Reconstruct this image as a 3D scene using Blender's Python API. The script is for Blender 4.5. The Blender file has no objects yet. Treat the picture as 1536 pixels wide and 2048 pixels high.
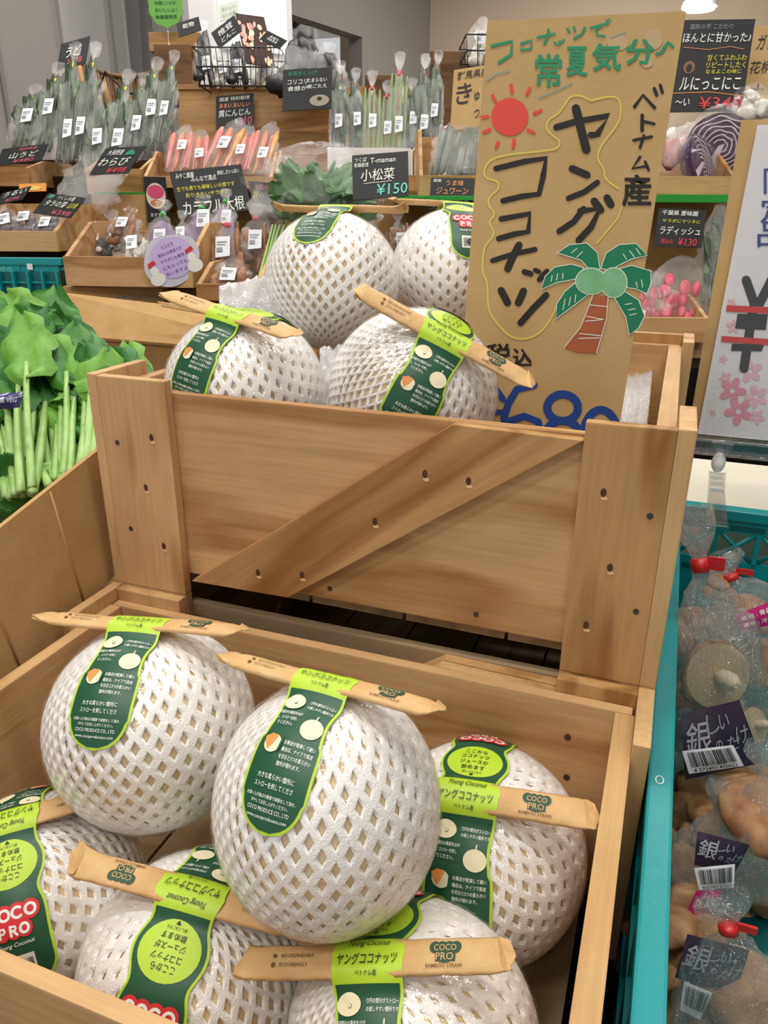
import bpy, bmesh, math, random
from math import sin, cos, pi, radians, sqrt, atan2, exp, hypot
from mathutils import Vector, Matrix, Euler, noise
rnd = random.Random(7)
sc = bpy.context.scene
COL = sc.collection
# ------------------------------------------------------------------ camera
F = 1519.33; P = radians(21.8525); YAW = radians(20.386); ROLL = radians(0.349); H = 1.25; S = 0.53
UP = Vector((0, 0, 1)); fh = Vector((-sin(YAW), cos(YAW), 0)); rt = Vector((cos(YAW), sin(YAW), 0))
fwd = fh*cos(P) - UP*sin(P); cu = fh*sin(P) + UP*cos(P)
r2 = rt*cos(ROLL) + cu*sin(ROLL); u2 = cu*cos(ROLL) - rt*sin(ROLL)
CAMP = Vector((0, 0, H))
cd = bpy.data.cameras.new('camera'); cam = bpy.data.objects.new('camera', cd); COL.objects.link(cam)
cam.matrix_world = Matrix(((r2.x, u2.x, -fwd.x, 0), (r2.y, u2.y, -fwd.y, 0), (r2.z, u2.z, -fwd.z, H), (0, 0, 0, 1)))
cd.sensor_fit = 'VERTICAL'; cd.sensor_height = 36; cd.sensor_width = 27; cd.lens = F*36/2048; cd.clip_start = .02; cd.clip_end = 60
sc.camera = cam
# ------------------------------------------------------------------ world, lights, exposure
wd = bpy.data.worlds.new('w'); sc.world = wd; wd.use_nodes = True
wd.node_tree.nodes['Background'].inputs[0].default_value = (.97, .98, 1, 1); wd.node_tree.nodes['Background'].inputs[1].default_value = .48
sc.view_settings.view_transform = 'Standard'; sc.view_settings.look = 'None'; sc.view_settings.gamma = 1
sc.view_settings.use_curve_mapping = False; sc.view_settings.exposure = 0.24
def area(loc, rot, sx, sy, e, col=(1, .97, .92)):
    l = bpy.data.lights.new('overhead_light', 'AREA'); l.shape = 'RECTANGLE'; l.size = sx; l.size_y = sy; l.energy = e; l.color = col
    o = bpy.data.objects.new('overhead_light', l); o.location = loc; o.rotation_euler = rot; COL.objects.link(o); return o
for (x, y, e) in ((-.45, .25, 10), (.5, .35, 9), (-.1, 1.1, 7), (.9, 1.5, 7), (-1.6, 2.2, 14), (-1.9, 1.2, 9), (0.3, 2.9, 12), (-.8, 2.9, 12), (-.7, -.8, 13), (.3, -1.2, 12), (-1.4, -.3, 6), (-.6, 4.6, 34)):
    area((x, y, 2.95), (0, 0, .2), .9, .07, e)  # unseen ceiling strips; extras added for glints, rearmost to brighten the back wall
# ------------------------------------------------------------------ helpers
def ray(px, py): return fwd + r2*((px-768)/F) + u2*((1024-py)/F)
def at(px, py, D): return CAMP + ray(px, py)*D
def atY(px, py, Y): d = ray(px, py); return CAMP + d*(Y/d.y)
def atZ(px, py, Z): d = ray(px, py); return CAMP + d*((Z-H)/d.z)
def lin(h):
    r = [int(h[i:i+2], 16)/255 for i in (0, 2, 4)]
    return tuple((c/12.92 if c <= .04045 else ((c+.055)/1.055)**2.4) for c in r)+(1,)
MATS = {}
def mat(name, col, rough=.6, spec=.5, bump=None, metal=0, emit=None, coat=0, var=None, sheen=0):
    """col hex; bump=(scale,strength); var=(hex2,scale) mottling"""
    if name in MATS: return MATS[name]
    m = bpy.data.materials.new(name); m.use_nodes = True; nt = m.node_tree; b = nt.nodes['Principled BSDF']
    b.inputs['Base Color'].default_value = lin(col); b.inputs['Roughness'].default_value = rough
    b.inputs['Specular IOR Level'].default_value = spec; b.inputs['Metallic'].default_value = metal
    if coat: b.inputs['Coat Weight'].default_value = coat
    tc = nt.nodes.new('ShaderNodeTexCoord')
    if var:
        n = nt.nodes.new('ShaderNodeTexNoise'); n.inputs['Scale'].default_value = var[1]; n.inputs['Detail'].default_value = 4
        r = nt.nodes.new('ShaderNodeValToRGB'); r.color_ramp.elements[0].position = .35; r.color_ramp.elements[1].position = .68
        r.color_ramp.elements[0].color = lin(col); r.color_ramp.elements[1].color = lin(var[0])
        nt.links.new(tc.outputs['Object'], n.inputs['Vector']); nt.links.new(n.outputs['Fac'], r.inputs['Fac']); nt.links.new(r.outputs['Color'], b.inputs['Base Color'])
    if bump:
        n = nt.nodes.new('ShaderNodeTexNoise'); n.inputs['Scale'].default_value = bump[0]; n.inputs['Detail'].default_value = 3
        bp = nt.nodes.new('ShaderNodeBump'); bp.inputs['Strength'].default_value = bump[1]; bp.inputs['Distance'].default_value = .002
        nt.links.new(tc.outputs['Object'], n.inputs['Vector']); nt.links.new(n.outputs['Fac'], bp.inputs['Height']); nt.links.new(bp.outputs['Normal'], b.inputs['Normal'])
    if emit: b.inputs['Emission Color'].default_value = lin(emit[0]); b.inputs['Emission Strength'].default_value = emit[1]
    MATS[name] = m; return m
def wood(name, light, dark, grain=1.0, rough=.55):
    m = bpy.data.materials.new(name); m.use_nodes = True; nt = m.node_tree; b = nt.nodes['Principled BSDF']; N = nt.nodes.new; L = nt.links.new
    tc = N('ShaderNodeTexCoord'); oi = N('ShaderNodeObjectInfo'); mp = N('ShaderNodeMapping'); mp.inputs['Scale'].default_value = (2.2*grain, 16*grain, 16*grain)
    mul = N('ShaderNodeVectorMath'); mul.operation = 'SCALE'; mul.inputs[0].default_value = (9, 7, 13); L(oi.outputs['Random'], mul.inputs['Scale'])
    L(tc.outputs['Object'], mp.inputs['Vector']); L(mul.outputs['Vector'], mp.inputs['Location'])
    n1 = N('ShaderNodeTexNoise'); n1.inputs['Scale'].default_value = 1.0; n1.inputs['Detail'].default_value = 2; n1.inputs['Distortion'].default_value = .5; L(mp.outputs['Vector'], n1.inputs['Vector'])
    mr = N('ShaderNodeMath'); mr.operation = 'MULTIPLY'; mr.inputs[1].default_value = 3.2; L(n1.outputs['Fac'], mr.inputs[0])
    fr = N('ShaderNodeMath'); fr.operation = 'PINGPONG'; fr.inputs[1].default_value = .5; L(mr.outputs[0], fr.inputs[0])
    cr = N('ShaderNodeValToRGB'); e = cr.color_ramp.elements; e[0].position = .02; e[0].color = lin(dark); e[1].position = .30; e[1].color = lin(light); L(fr.outputs[0], cr.inputs['Fac'])
    mp2 = N('ShaderNodeMapping'); mp2.inputs['Scale'].default_value = (14, 260, 260); L(tc.outputs['Object'], mp2.inputs['Vector'])
    n2 = N('ShaderNodeTexNoise'); n2.inputs['Scale'].default_value = 1; n2.inputs['Detail'].default_value = 3; L(mp2.outputs['Vector'], n2.inputs['Vector'])
    n3 = N('ShaderNodeTexNoise'); n3.inputs['Scale'].default_value = 7; n3.inputs['Detail'].default_value = 5; L(tc.outputs['Object'], n3.inputs['Vector'])
    mx = N('ShaderNodeMixRGB'); mx.blend_type = 'MULTIPLY'; mx.inputs['Fac'].default_value = .35; L(cr.outputs['Color'], mx.inputs['Color1']); L(n2.outputs['Fac'], mx.inputs['Color2'])
    mx2 = N('ShaderNodeMixRGB'); mx2.blend_type = 'OVERLAY'; mx2.inputs['Fac'].default_value = .45; L(mx.outputs['Color'], mx2.inputs['Color1']); L(n3.outputs['Fac'], mx2.inputs['Color2'])
    L(mx2.outputs['Color'], b.inputs['Base Color']); b.inputs['Roughness'].default_value = rough; b.inputs['Specular IOR Level'].default_value = .35
    bp = N('ShaderNodeBump'); bp.inputs['Strength'].default_value = .25; bp.inputs['Distance'].default_value = .0006; L(n2.outputs['Fac'], bp.inputs['Height']); L(bp.outputs['Normal'], b.inputs['Normal'])
    MATS[name] = m; return m
def film(name, base=.10, tint='ffffff', rough=.12, bscale=60, bstr=.9, edge=.55, gloss=.93, dist=.004):
    m = bpy.data.materials.new(name); m.use_nodes = True; nt = m.node_tree; nt.nodes.clear(); N = nt.nodes.new; L = nt.links.new
    out = N('ShaderNodeOutputMaterial'); tr = N('ShaderNodeBsdfTransparent'); gl = N('ShaderNodeBsdfGlossy'); df = N('ShaderNodeBsdfDiffuse'); ms = N('ShaderNodeMixShader'); mo = N('ShaderNodeMixShader')
    gl.inputs['Roughness'].default_value = rough; gl.inputs['Color'].default_value = (1, 1, 1, 1); df.inputs['Color'].default_value = lin(tint)
    tc = N('ShaderNodeTexCoord'); n = N('ShaderNodeTexNoise'); n.inputs['Scale'].default_value = bscale; n.inputs['Detail'].default_value = 3; n.inputs['Distortion'].default_value = 1.5
    bp = N('ShaderNodeBump'); bp.inputs['Strength'].default_value = bstr; bp.inputs['Distance'].default_value = dist
    L(tc.outputs['Object'], n.inputs['Vector']); L(n.outputs['Fac'], bp.inputs['Height']); L(bp.outputs['Normal'], gl.inputs['Normal'])
    lw = N('ShaderNodeLayerWeight'); lw.inputs['Blend'].default_value = .35; L(bp.outputs['Normal'], lw.inputs['Normal'])
    ml = N('ShaderNodeMath'); ml.operation = 'MULTIPLY_ADD'; ml.inputs[1].default_value = edge; ml.inputs[2].default_value = base; L(lw.outputs['Facing'], ml.inputs[0])
    L(df.outputs[0], mo.inputs[1]); L(gl.outputs[0], mo.inputs[2]); mo.inputs[0].default_value = gloss
    L(ml.outputs[0], ms.inputs[0]); L(tr.outputs[0], ms.inputs[1]); L(mo.outputs[0], ms.inputs[2]); L(ms.outputs[0], out.inputs['Surface'])
    MATS[name] = m; return m
W1 = wood('pine', 'dcb07a', 'b58450'); W2 = wood('pine_brown', 'cf9f66', 'a5733e'); W3 = wood('pine_grey', 'a8906f', '8a7150'); W4 = wood('pine_pale', 'd8ad74', 'c08c50'); W5 = wood('board_brown', '8c6845', '6b4a2c')
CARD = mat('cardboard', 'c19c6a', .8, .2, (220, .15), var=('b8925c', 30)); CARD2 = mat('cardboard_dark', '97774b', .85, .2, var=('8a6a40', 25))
SIGNC = mat('sign_cardboard', 'c9aa76', .8, .2, (180, .1), var=('c1a06a', 18))
FOAM = mat('white_foam', 'fdfaf6', .55, .4, (900, .4)); BODY = mat('coconut_flesh', 'dfc8a0', .7, .2, (200, .3), var=('d2b283', 40))
FILMC = film('coconut_wrap', .09, 'ffffff', .06, 85, 1.0, .26, .97, .0022); FILMB = film('clear_bag', .08, 'e8ecec', .07, 40, 1.0, .20, .95, .003); FILMM = film('mushroom_bag', .16, 'd4d8dc', .06, 30, 1.0, .45, .88, .006)
BUBB = film('bubble_wrap_film', .5, 'e6e6e8', .2, 260, 1.0, .4, .6)
ACR = film('clear_acrylic', .16, 'eef4f6', .05, 30, .3, .55); SLV = film('sleeve_film', .02, 'ffffff', .08, 14, .7, .16)
LIME = mat('lime_paper', 'b5d634', .45, .5); GREEN = mat('green_paper', '1f5238', .4, .5); WHITE = mat('white_print', 'f2f2ea', .5); BLACK = mat('black_ink', '1c1c1c', .5)
DGREEN = mat('dark_green_ink', '2f5138', .6); RED = mat('red_ink', 'd8323a', .5); CREAM = mat('cream_print', 'ece3bd', .5); ORANGE = mat('orange_print', 'e9924c', .5)
PAPER = mat('kraft_paper', 'd6b07c', .6, .3, (150, .5), var=('cba26a', 60)); BROWNINK = mat('brown_ink', '6e5226', .7)
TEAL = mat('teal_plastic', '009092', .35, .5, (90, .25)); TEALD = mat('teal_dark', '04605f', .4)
CHALK = mat('chalkboard', '232527', .55, .4); STICK = mat('white_sticker', 'dfe2e6', .4, .5); GREY = mat('grey_ink', '8b8f96', .6)
YEL = mat('yellow_ink', 'ddd23a', .5); TEALI = mat('teal_ink', '6fd0bc', .5); ORI = mat('orange_ink', 'ee9a5a', .5); PINK = mat('pink_ink', 'd05a68', .5)
MARK_G = mat('green_marker', '2c9468', .6); MARK_K = mat('black_marker', '24211e', .6); MARK_Y = mat('yellow_marker', 'dccf62', .6); MARK_R = mat('red_marker', 'e8503e', .6); MARK_B = mat('blue_marker', '1d4697', .6); MARK_L = mat('light_blue_smudge', '93a99c', .8)
PALM = mat('palm_green', '12805a', .6); NUTG = mat('nut_green', '86c391', .6, var=('6fb37d', 60)); TRUNK = mat('trunk_brown', 'b9653c', .6, var=('a95a36', 40)); MARK_W = mat('white_marker', 'eef0e6', .6)
WHITEP = mat('white_plastic', 'eceef0', .3); STEEL = mat('dark_nail', '4a4640', .5, metal=.4); HOLE = mat('nail_hole_dark', '4c3118', .8); SCAR = mat('nail_hole_chip', 'e6bd84', .7)
DARK = mat('black_cloth', '15120f', .9, .1); WIRE = mat('black_wire', '1c1a1a', .5)
def link(name, me, parent=None, m=None, label=None, loc=None, kind=None):
    o = bpy.data.objects.new(name, me); COL.objects.link(o)
    if m is not None and me is not None and not me.materials: me.materials.append(m)
    if parent is not None: o.parent = parent
    if label: o['label'] = label
    if kind: o['kind'] = kind
    if loc is not None: o.location = loc
    return o
def tag(o, label, cat, group=None):
    o['label'] = label; o['category'] = cat
    if group: o['group'] = group
    return o
def empty(name, loc=(0, 0, 0), rot=None, label=None, cat=None, group=None):
    o = bpy.data.objects.new(name, None); COL.objects.link(o); o.location = loc; o.empty_display_size = .02
    if rot is not None: o.rotation_euler = rot
    if label: tag(o, label, cat, group)
    return o
def copytree(o, parent=None):
    c = o.copy(); COL.objects.link(c)
    if parent is not None: c.parent = parent
    for ch in list(o.children): copytree(ch, c)
    return c
def pydata(name, v, f, m=None, smooth=False):
    me = bpy.data.meshes.new(name); me.from_pydata([tuple(p) for p in v], [], f)
    if m: me.materials.append(m)
    if smooth: me.polygons.foreach_set('use_smooth', [True]*len(me.polygons))
    me.update(); return me
def boxv(bm, x0, x1, y0, y1, z0, z1, M=None):
    v = [bm.verts.new((M @ Vector((x, y, z))) if M else (x, y, z)) for x in (x0, x1) for y in (y0, y1) for z in (z0, z1)]
    for f in ((0, 1, 3, 2), (4, 6, 7, 5), (0, 4, 5, 1), (2, 3, 7, 6), (0, 2, 6, 4), (1, 5, 7, 3)): bm.faces.new([v[i] for i in f])
def tomesh(bm, name, m=None, smooth=False, bevel=0):
    bmesh.ops.recalc_face_normals(bm, faces=bm.faces)
    if bevel: bmesh.ops.bevel(bm, geom=list(bm.edges), offset=bevel, segments=2, affect='EDGES', profile=.7)
    me = bpy.data.meshes.new(name); bm.to_mesh(me); bm.free()
    if m: me.materials.append(m)
    if smooth: me.polygons.foreach_set('use_smooth', [True]*len(me.polygons))
    return me
def plank(name, a, b, parent, m, bev=.0012, label=None):
    """axis-aligned box a..b (parent space); the mesh runs along local X so the grain follows the length"""
    a = Vector(a); b = Vector(b); c = (a+b)/2; d = [abs(b[i]-a[i]) for i in range(3)]; k = d.index(max(d))
    bm = bmesh.new()
    if k == 0: R = Matrix.Identity(3); s = (d[0], d[1], d[2])
    elif k == 1: R = Matrix(((0, -1, 0), (1, 0, 0), (0, 0, 1))); s = (d[1], d[0], d[2])
    else: R = Matrix(((0, 0, -1), (0, 1, 0), (1, 0, 0))); s = (d[2], d[1], d[0])
    boxv(bm, -s[0]/2, s[0]/2, -s[1]/2, s[1]/2, -s[2]/2, s[2]/2)
    me = tomesh(bm, name, m, bevel=min(bev, min(s)*.3) if bev else 0)
    o = link(name, me, parent, label=label); o.matrix_local = Matrix.Translation(c) @ R.to_4x4(); return o
def box(name, a, b, parent=None, m=None, bev=0, label=None):
    c = [(a[i]+b[i])/2 for i in range(3)]; h = [abs(b[i]-a[i])/2 for i in range(3)]
    bm = bmesh.new(); boxv(bm, -h[0], h[0], -h[1], h[1], -h[2], h[2]); o = link(name, tomesh(bm, name, m, bevel=bev), parent, label=label); o.location = c; return o
def tube_into(bm, pts, r, n=6, cap=True, rr=None):
    pts = [Vector(p) for p in pts]; rings = []
    for i, p in enumerate(pts):
        t = (pts[min(i+1, len(pts)-1)]-pts[max(i-1, 0)]).normalized(); a = t.orthogonal() if abs(t.z) > .9 else t.cross(UP); a.normalize(); b = t.cross(a)
        q = rr[i] if rr else r
        rings.append([bm.verts.new(p+a*cos(2*pi*k/n)*q+b*sin(2*pi*k/n)*q) for k in range(n)])
    for i in range(len(rings)-1):
        for k in range(n): bm.faces.new((rings[i][k], rings[i][(k+1) % n], rings[i+1][(k+1) % n], rings[i+1][k]))
    if cap: bm.faces.new(rings[0][::-1]); bm.faces.new(rings[-1])
def tube(name, pts, r, parent=None, m=None, n=6, rr=None, label=None):
    bm = bmesh.new(); tube_into(bm, pts, r, n, True, rr); return link(name, tomesh(bm, name, m, True), parent, label=label)
def ball_mesh(name, m, sx=1, sy=1, sz=1, seg=14, rings=9, jit=0, seed=0, fn=None):
    bm = bmesh.new(); bmesh.ops.create_uvsphere(bm, u_segments=seg, v_segments=rings, radius=1)
    for v in bm.verts:
        d = v.co.copy(); k = 1+jit*noise.noise(d*1.7+Vector((seed, seed*2, 0)))
        if fn: d = fn(d)
        v.co = Vector((d.x*sx*k, d.y*sy*k, d.z*sz*k))
    return tomesh(bm, name, m, True)
# text -> flat mesh
TXC = {}
def txt(s):
    if s in TXC: return TXC[s]
    c = bpy.data.curves.new('t', 'FONT'); c.body = s; c.resolution_u = 2; c.offset = .006
    o = bpy.data.objects.new('t', c); COL.objects.link(o); dg = bpy.context.evaluated_depsgraph_get()
    me = bpy.data.meshes.new_from_object(o.evaluated_get(dg)); vs = [v.co.copy() for v in me.vertices]; fs = [tuple(p.vertices) for p in me.polygons]
    bpy.data.objects.remove(o); bpy.data.curves.remove(c); bpy.data.meshes.remove(me)
    if vs:
        x0 = min(v.x for v in vs); x1 = max(v.x for v in vs); y0 = min(v.y for v in vs); y1 = max(v.y for v in vs)
    else: x0 = x1 = y0 = y1 = 0
    TXC[s] = (vs, fs, x0, x1, y0, y1); return TXC[s]
def txt_geo(s, w=None, h=None, slant=0, bold=0):
    """text centred on 0,0, fitted to width w and / or height h; returns verts2d, faces"""
    vs, fs, x0, x1, y0, y1 = txt(s); kx = (w/(x1-x0)) if w else h/(y1-y0); ky = (h/(y1-y0)) if h else kx
    return [Vector(((v.x-(x0+x1)/2)*kx+slant*(v.y-(y0+y1)/2)*ky, (v.y-(y0+y1)/2)*ky)) for v in vs], fs
class Flat:
    """collects flat shapes in (u,v) by material, then maps them"""
    def __init__(s): s.d = {}; s.n = 0
    def add(s, m, vs, fs, lay=1):
        V, Fc = s.d.setdefault((m, lay), ([], [])); k = len(V); s.n = (s.n+1) % 12; V += [Vector((p[0], p[1], s.n*1.1e-5)) for p in vs]; Fc += [tuple(i+k for i in f) for f in fs]
    def text(s, m, t, x, y, w=None, h=None, rot=0, slant=0, lay=2, flip=False):
        vs, fs = txt_geo(t, w, h, slant); r = rot+(pi if flip else 0); c, q = cos(r), sin(r)
        s.add(m, [(x+v.x*c-v.y*q, y+v.x*q+v.y*c) for v in vs], fs, lay)
    def stroke(s, m, pts, w, lay=2, closed=False, taper=None):
        pts = [Vector(p) for p in pts]
        if closed: pts = pts+[pts[0]]
        if len(pts) >= 8 and not closed and not taper:
            for _ in range(2): pts = [pts[0]]+[a.lerp(b, f) for a, b in zip(pts, pts[1:]) for f in (.25, .75)]+[pts[-1]]
        V = []; Fc = []; n = len(pts)
        for i, p in enumerate(pts):
            t = pts[min(i+1, n-1)]-pts[max(i-1, 0)]
            if t.length < 1e-9: t = Vector((1, 0))
            t.normalize(); q = Vector((-t.y, t.x))*w/2*(taper[i] if taper else 1); V += [p+q, p-q]
            if i: Fc.append((2*i-2, 2*i-1, 2*i+1, 2*i))
        s.add(m, V, Fc, lay)
        if not closed and not taper:
            for e in (pts[0], pts[-1]): s.disc(m, e.x, e.y, w/2, w/2, lay, 8)
    def disc(s, m, x, y, rx, ry=None, lay=2, n=20, rot=0):
        ry = ry or rx; V = [(x, y)]; 
        for i in range(n):
            a = 2*pi*i/n; u, v = rx*cos(a), ry*sin(a); V.append((x+u*cos(rot)-v*sin(rot), y+u*sin(rot)+v*cos(rot)))
        s.add(m, V, [(0, i+1, (i+1) % n+1) for i in range(n)], lay)
    def poly(s, m, pts, lay=2): s.add(m, pts, [tuple(range(len(pts)))], lay)
    def rect(s, m, x0, y0, x1, y1, lay=1): s.poly(m, [(x0, y0), (x1, y0), (x1, y1), (x0, y1)], lay)
    def bars(s, m, x0, y0, x1, y1, seed=3, lay=3):
        r = random.Random(seed); x = x0
        while x < x1:
            w = (x1-x0)*r.choice((.01, .018, .028)); s.rect(m, x, y0, min(x+w, x1), y1, lay); x += w+(x1-x0)*r.choice((.01, .016, .024))
    def build(s, parent, fn, names=None, base=0.0004, step=.00025):
        out = []
        for (m, lay), (V, Fc) in s.d.items():
            nm = (names or {}).get(m.name, 'lettering'); me = pydata(nm, [fn(v.x, v.y, base+lay*step+v.z) for v in V], Fc, m); out.append(link(nm, me, parent))
        return out
# =================================================================== SETTING
ZT, ZP, ZB, RIM, BOT = H-.1375, H-.1491, H-.3405, H-.3522, H-.5436
X0, X1 = -.4666, .0128
def struct(o): o['kind'] = 'structure'; return o
FLOORM = mat('floor_vinyl', '8d8a84', .4, .5, var=('85827b', 2)); CEILM = mat('ceiling_paint', 'cdc5bb', .9, .2)
WALLG = mat('wall_grey_paint', '97928e', .9, .2, (30, .05)); WALLB = mat('wall_beige_paint', 'cbb9a2', .9, .2, (30, .05)); WALLL = mat('wall_light_paint', 'a6a3a2', .9, .2)
struct(box('floor', (-6, -3, -.05), (6, 9, 0), m=FLOORM)); struct(box('ceiling', (-6, -3, 3.0), (6, 9, 3.1), m=CEILM))
# left wall: a plane receding to the right of the view
wd_ = Vector((.203, .979, 0)).normalized(); wn = Vector((wd_.y, -wd_.x, 0)); wp = CAMP+ray(570, 416)*4.5; wp.z = 0
def wallbox(name, s0, s1, z0, z1, th=.1, m=WALLG, off=0, kind=True, bev=0):
    M = Matrix(((wd_.x, wn.x, 0, wp.x), (wd_.y, wn.y, 0, wp.y), (0, 0, 1, 0), (0, 0, 0, 1)))
    bm = bmesh.new(); boxv(bm, s0, s1, -th, 0, z0, z1); o = link(name, tomesh(bm, name, m)); o.matrix_world = M @ Matrix.Translation((0, off, 0))
    if kind: o['kind'] = 'structure'
    return o
def wallhit(px, py):
    d = ray(px, py); t = (wp-CAMP).dot(wn)/d.dot(wn); p = CAMP+d*t; return (p-wp).dot(wd_), p.z
s_r0, z_r0 = wallhit(572, 25); s_r1, z_r1 = wallhit(724, 70); sE = wallhit(800, 100)[0]
wallbox('wall_left', -7, s_r0, 0, 3.0); wallbox('wall_left.001', s_r0, s_r1, z_r0, 3.0); wallbox('wall_left.002', s_r1, sE+.5, 0, 3.0)
wallbox('wall_recess', s_r0-.1, s_r1+.1, 0, 3.0, .08, mat('recess_grey', '7f7a76', .9), off=-.45)  # back of the recess set a darker grey than the wall around it
s_a = wallhit(215, 60)[0]; s_b = wallhit(236, 60)[0]; s_c = wallhit(300, 60)[0]
wallbox('trim_1', s_a, s_a+.05, 0, 3.0, .04, mat('trim_grey', '8d8a88', .6), off=.04); wallbox('door_1', s_a+.09, s_c, 0, 2.6, .03, WALLL, off=.02)
wallbox('trim_2', wallhit(6, 200)[0], wallhit(6, 200)[0]+.015, 0, 3, .02, mat('seam_grey', '7f7b78', .8), off=.012); wallbox('trim_3', wallhit(118, 60)[0], wallhit(118, 60)[0]+.5, 0, 3.0, .03, WALLL, off=.02)
pE = CAMP+ray(815, 200)*6.1
o = box('wall_back', (-2.6, 6.0, 0), (6, 6.1, 3.0), m=WALLB); struct(o)
o = box('wall_right', (3.2, -3, 0), (3.3, 6, 3.0), m=WALLL); struct(o)
# lit white showcase behind the black basket
sw = empty('lit_showcase', (0, 0, 0), None, 'bright white lit cabinet behind the food photo poster', 'cabinet')
cp = at(430, 60, 3.0)
bm = bmesh.new(); Mv = Matrix.Translation(cp) @ Matrix.Rotation(YAW+.5, 4, 'Z')
boxv(bm, -.10, .33, 0, .1, -1.4, .9, Mv); link('cabinet_body', tomesh(bm, 'cabinet_body', mat('cabinet_white', 'e2e0e0', .5), bevel=.004), sw)
bm = bmesh.new(); boxv(bm, .02, .30, -.012, -.001, -.06, .8, Mv); link('light_panel', tomesh(bm, 'light_panel', mat('lit_panel', 'ffffff', .4, emit=('f8f8ff', .45))), sw)
# exit sign & ceiling lamps
ex = at(650, 3, 4.6); e_ = empty('exit_sign', ex, (0, 0, YAW), 'small glowing teal exit sign high on the wall', 'sign')
box('sign_housing', (-.07, 0, -.05), (.07, .03, .12), e_, WHITEP, .004); box('lit_face', (-.06, -.004, -.025), (.06, 0, .11), e_, mat('exit_teal', '2fb9a8', .4, emit=('2fd0b4', .8)))
dl = at(1398, 18, 4.3); d_ = empty('ceiling_downlight', dl, None, 'round glowing downlight above the black sweet sign', 'lamp')
bm = bmesh.new(); bmesh.ops.create_cone(bm, cap_ends=True, segments=24, radius1=.085, radius2=.085, depth=.012); link('lamp_disc', tomesh(bm, 'lamp_disc', mat('lamp_glow', 'ffffff', emit=('fff8ee', 5))), d_)
bm = bmesh.new(); bmesh.ops.create_cone(bm, cap_ends=True, segments=24, radius1=.10, radius2=.09, depth=.03); o = link('lamp_ring', tomesh(bm, 'lamp_ring', WHITEP), d_); o.location = (0, 0, .022)
# =================================================================== FOREGROUND CRATES
def ovalmesh(name, m, rx, rz, n=10):
    return pydata(name, [(rx*cos(2*pi*i/n), 0, rz*sin(2*pi*i/n)) for i in range(n)], [tuple(range(n))[::-1]], m)
NAILM = ovalmesh('nail_head', STEEL, .0023, .0025); HOLEM = ovalmesh('nail_hole', HOLE, .0021, .0034); CHIPM = ovalmesh('chip', SCAR, .0026, .0016)
def crate(label, y0, dp, zb, zt, mats=None, brace=True, group='wooden coconut crates', nails=True, wl=.0709, wr=.0606, name='wooden_crate'):
    mf, mp, mr = mats or (W1, W1, W4)
    g = empty(name, (X0, y0, zb), None, label, 'crate', group); W = X1-X0; hp = zt-zb; hr = hp-.0116; T = .012; y1 = dp
    # front and back faces
    for (ya, yb, yc) in ((0, .010, .020), (y1, y1-.010, y1-.020)):
        plank('corner_post', (0, ya, 0), (wl, yb, hp), g, mp); plank('corner_post', (W-wr, ya, 0), (W, yb, hp), g, W2)
        plank('front_panel' if ya == 0 else 'back_panel', (.002, yb+(.0003 if ya == 0 else -.0003), .019), (W-.002, yc, hr), g, mf)
    for (xa, xb, xc) in ((0, -.010, .012), (W, W+.012, W-.0144)):
        plank('side_post', (xa, 0, 0), (xb, .072, hp+.001), g, mp); plank('side_post', (xa, y1-.072, 0), (xb, y1, hp+.001), g, mp)
        plank('side_panel', (xa, .0205, .019), (xc, y1-.0205, hr), g, mr if xa else mp)
    for i in range(5): plank('floor_slat', (.013+i*(W-.03)/5, .021, .006), (.010+(i+1)*(W-.03)/5, y1-.021, .014), g, W3, .0005)
    if brace:
        q = [(.0786, .0165), (.3236, hr), (.4186, hr-.002), (.1786, .0185)]
        for (ya, yb) in ((0, .0098), (y1, y1-.0098)):
            c = Vector((.25, (ya+yb)/2, .1)); ang = atan2(q[1][1]-q[0][1], q[1][0]-q[0][0]); R = Matrix.Rotation(-ang, 4, 'Y'); Ri = R.inverted(); bm = bmesh.new()
            vs = [[bm.verts.new(Ri @ (Vector((x, yy, z))-c)) for (x, z) in q] for yy in (ya, yb)]
            bm.faces.new(vs[0]); bm.faces.new(vs[1][::-1])
            for i in range(4): bm.faces.new((vs[0][i], vs[1][i], vs[1][(i+1) % 4], vs[0][(i+1) % 4]))
            o = link('diagonal_brace', tomesh(bm, 'diagonal_brace', W1 if ya else W2, bevel=.0008), g); o.matrix_local = Matrix.Translation(c) @ R
    if nails:
        for (px, py, k) in ((235, 885, 0), (303, 875, 1), (292, 975, 1), (262, 1057, 0), (328, 1092, 1), (850, 948, 1), (937, 962, 1), (750, 1043, 1), (516, 1145, 1), (604, 1150, 1), (650, 1187, 0), (946, 1240, 0), (1207, 985, 1), (1300, 1032, 0), (1220, 1135, 1), (1272, 1223, 0), (1172, 1250, 1)):
            p = atY(px, py, y0)-Vector((X0, y0, zb)); yy = -.0004 if not (py > 1185 and 640 < px < 960) else .0098
            if k: link('nail_hole', HOLEM, g, loc=(p.x, yy, p.z)); link('chip', CHIPM, g, loc=(p.x+.001, yy+.0001, p.z-.0042))
            else: link('nail_head', NAILM, g, loc=(p.x, yy, p.z))
    return g
YA = S
crate('wooden crate holding four netted coconuts and the tall cardboard sign', YA, .455, ZB, ZT)
crate('empty wooden crate right under the upper coconut crate', YA, .455, BOT, ZB-.0003, mats=(W3, W1, W1), nails=False)
cC = crate('front lower wooden crate holding six netted coconuts', YA-.3585, .357, BOT, ZB-.0003, mats=(W1, W1, W4), nails=False)
for (px, py) in ((1135, 1475), (1133, 1555)):
    p = atY(px, py, YA-.0225); q = p-Vector((X0, YA-.3585, BOT)); o = link('nail_hole', HOLEM, cC, loc=q); o.scale = (1.3, 1, .9)
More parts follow.
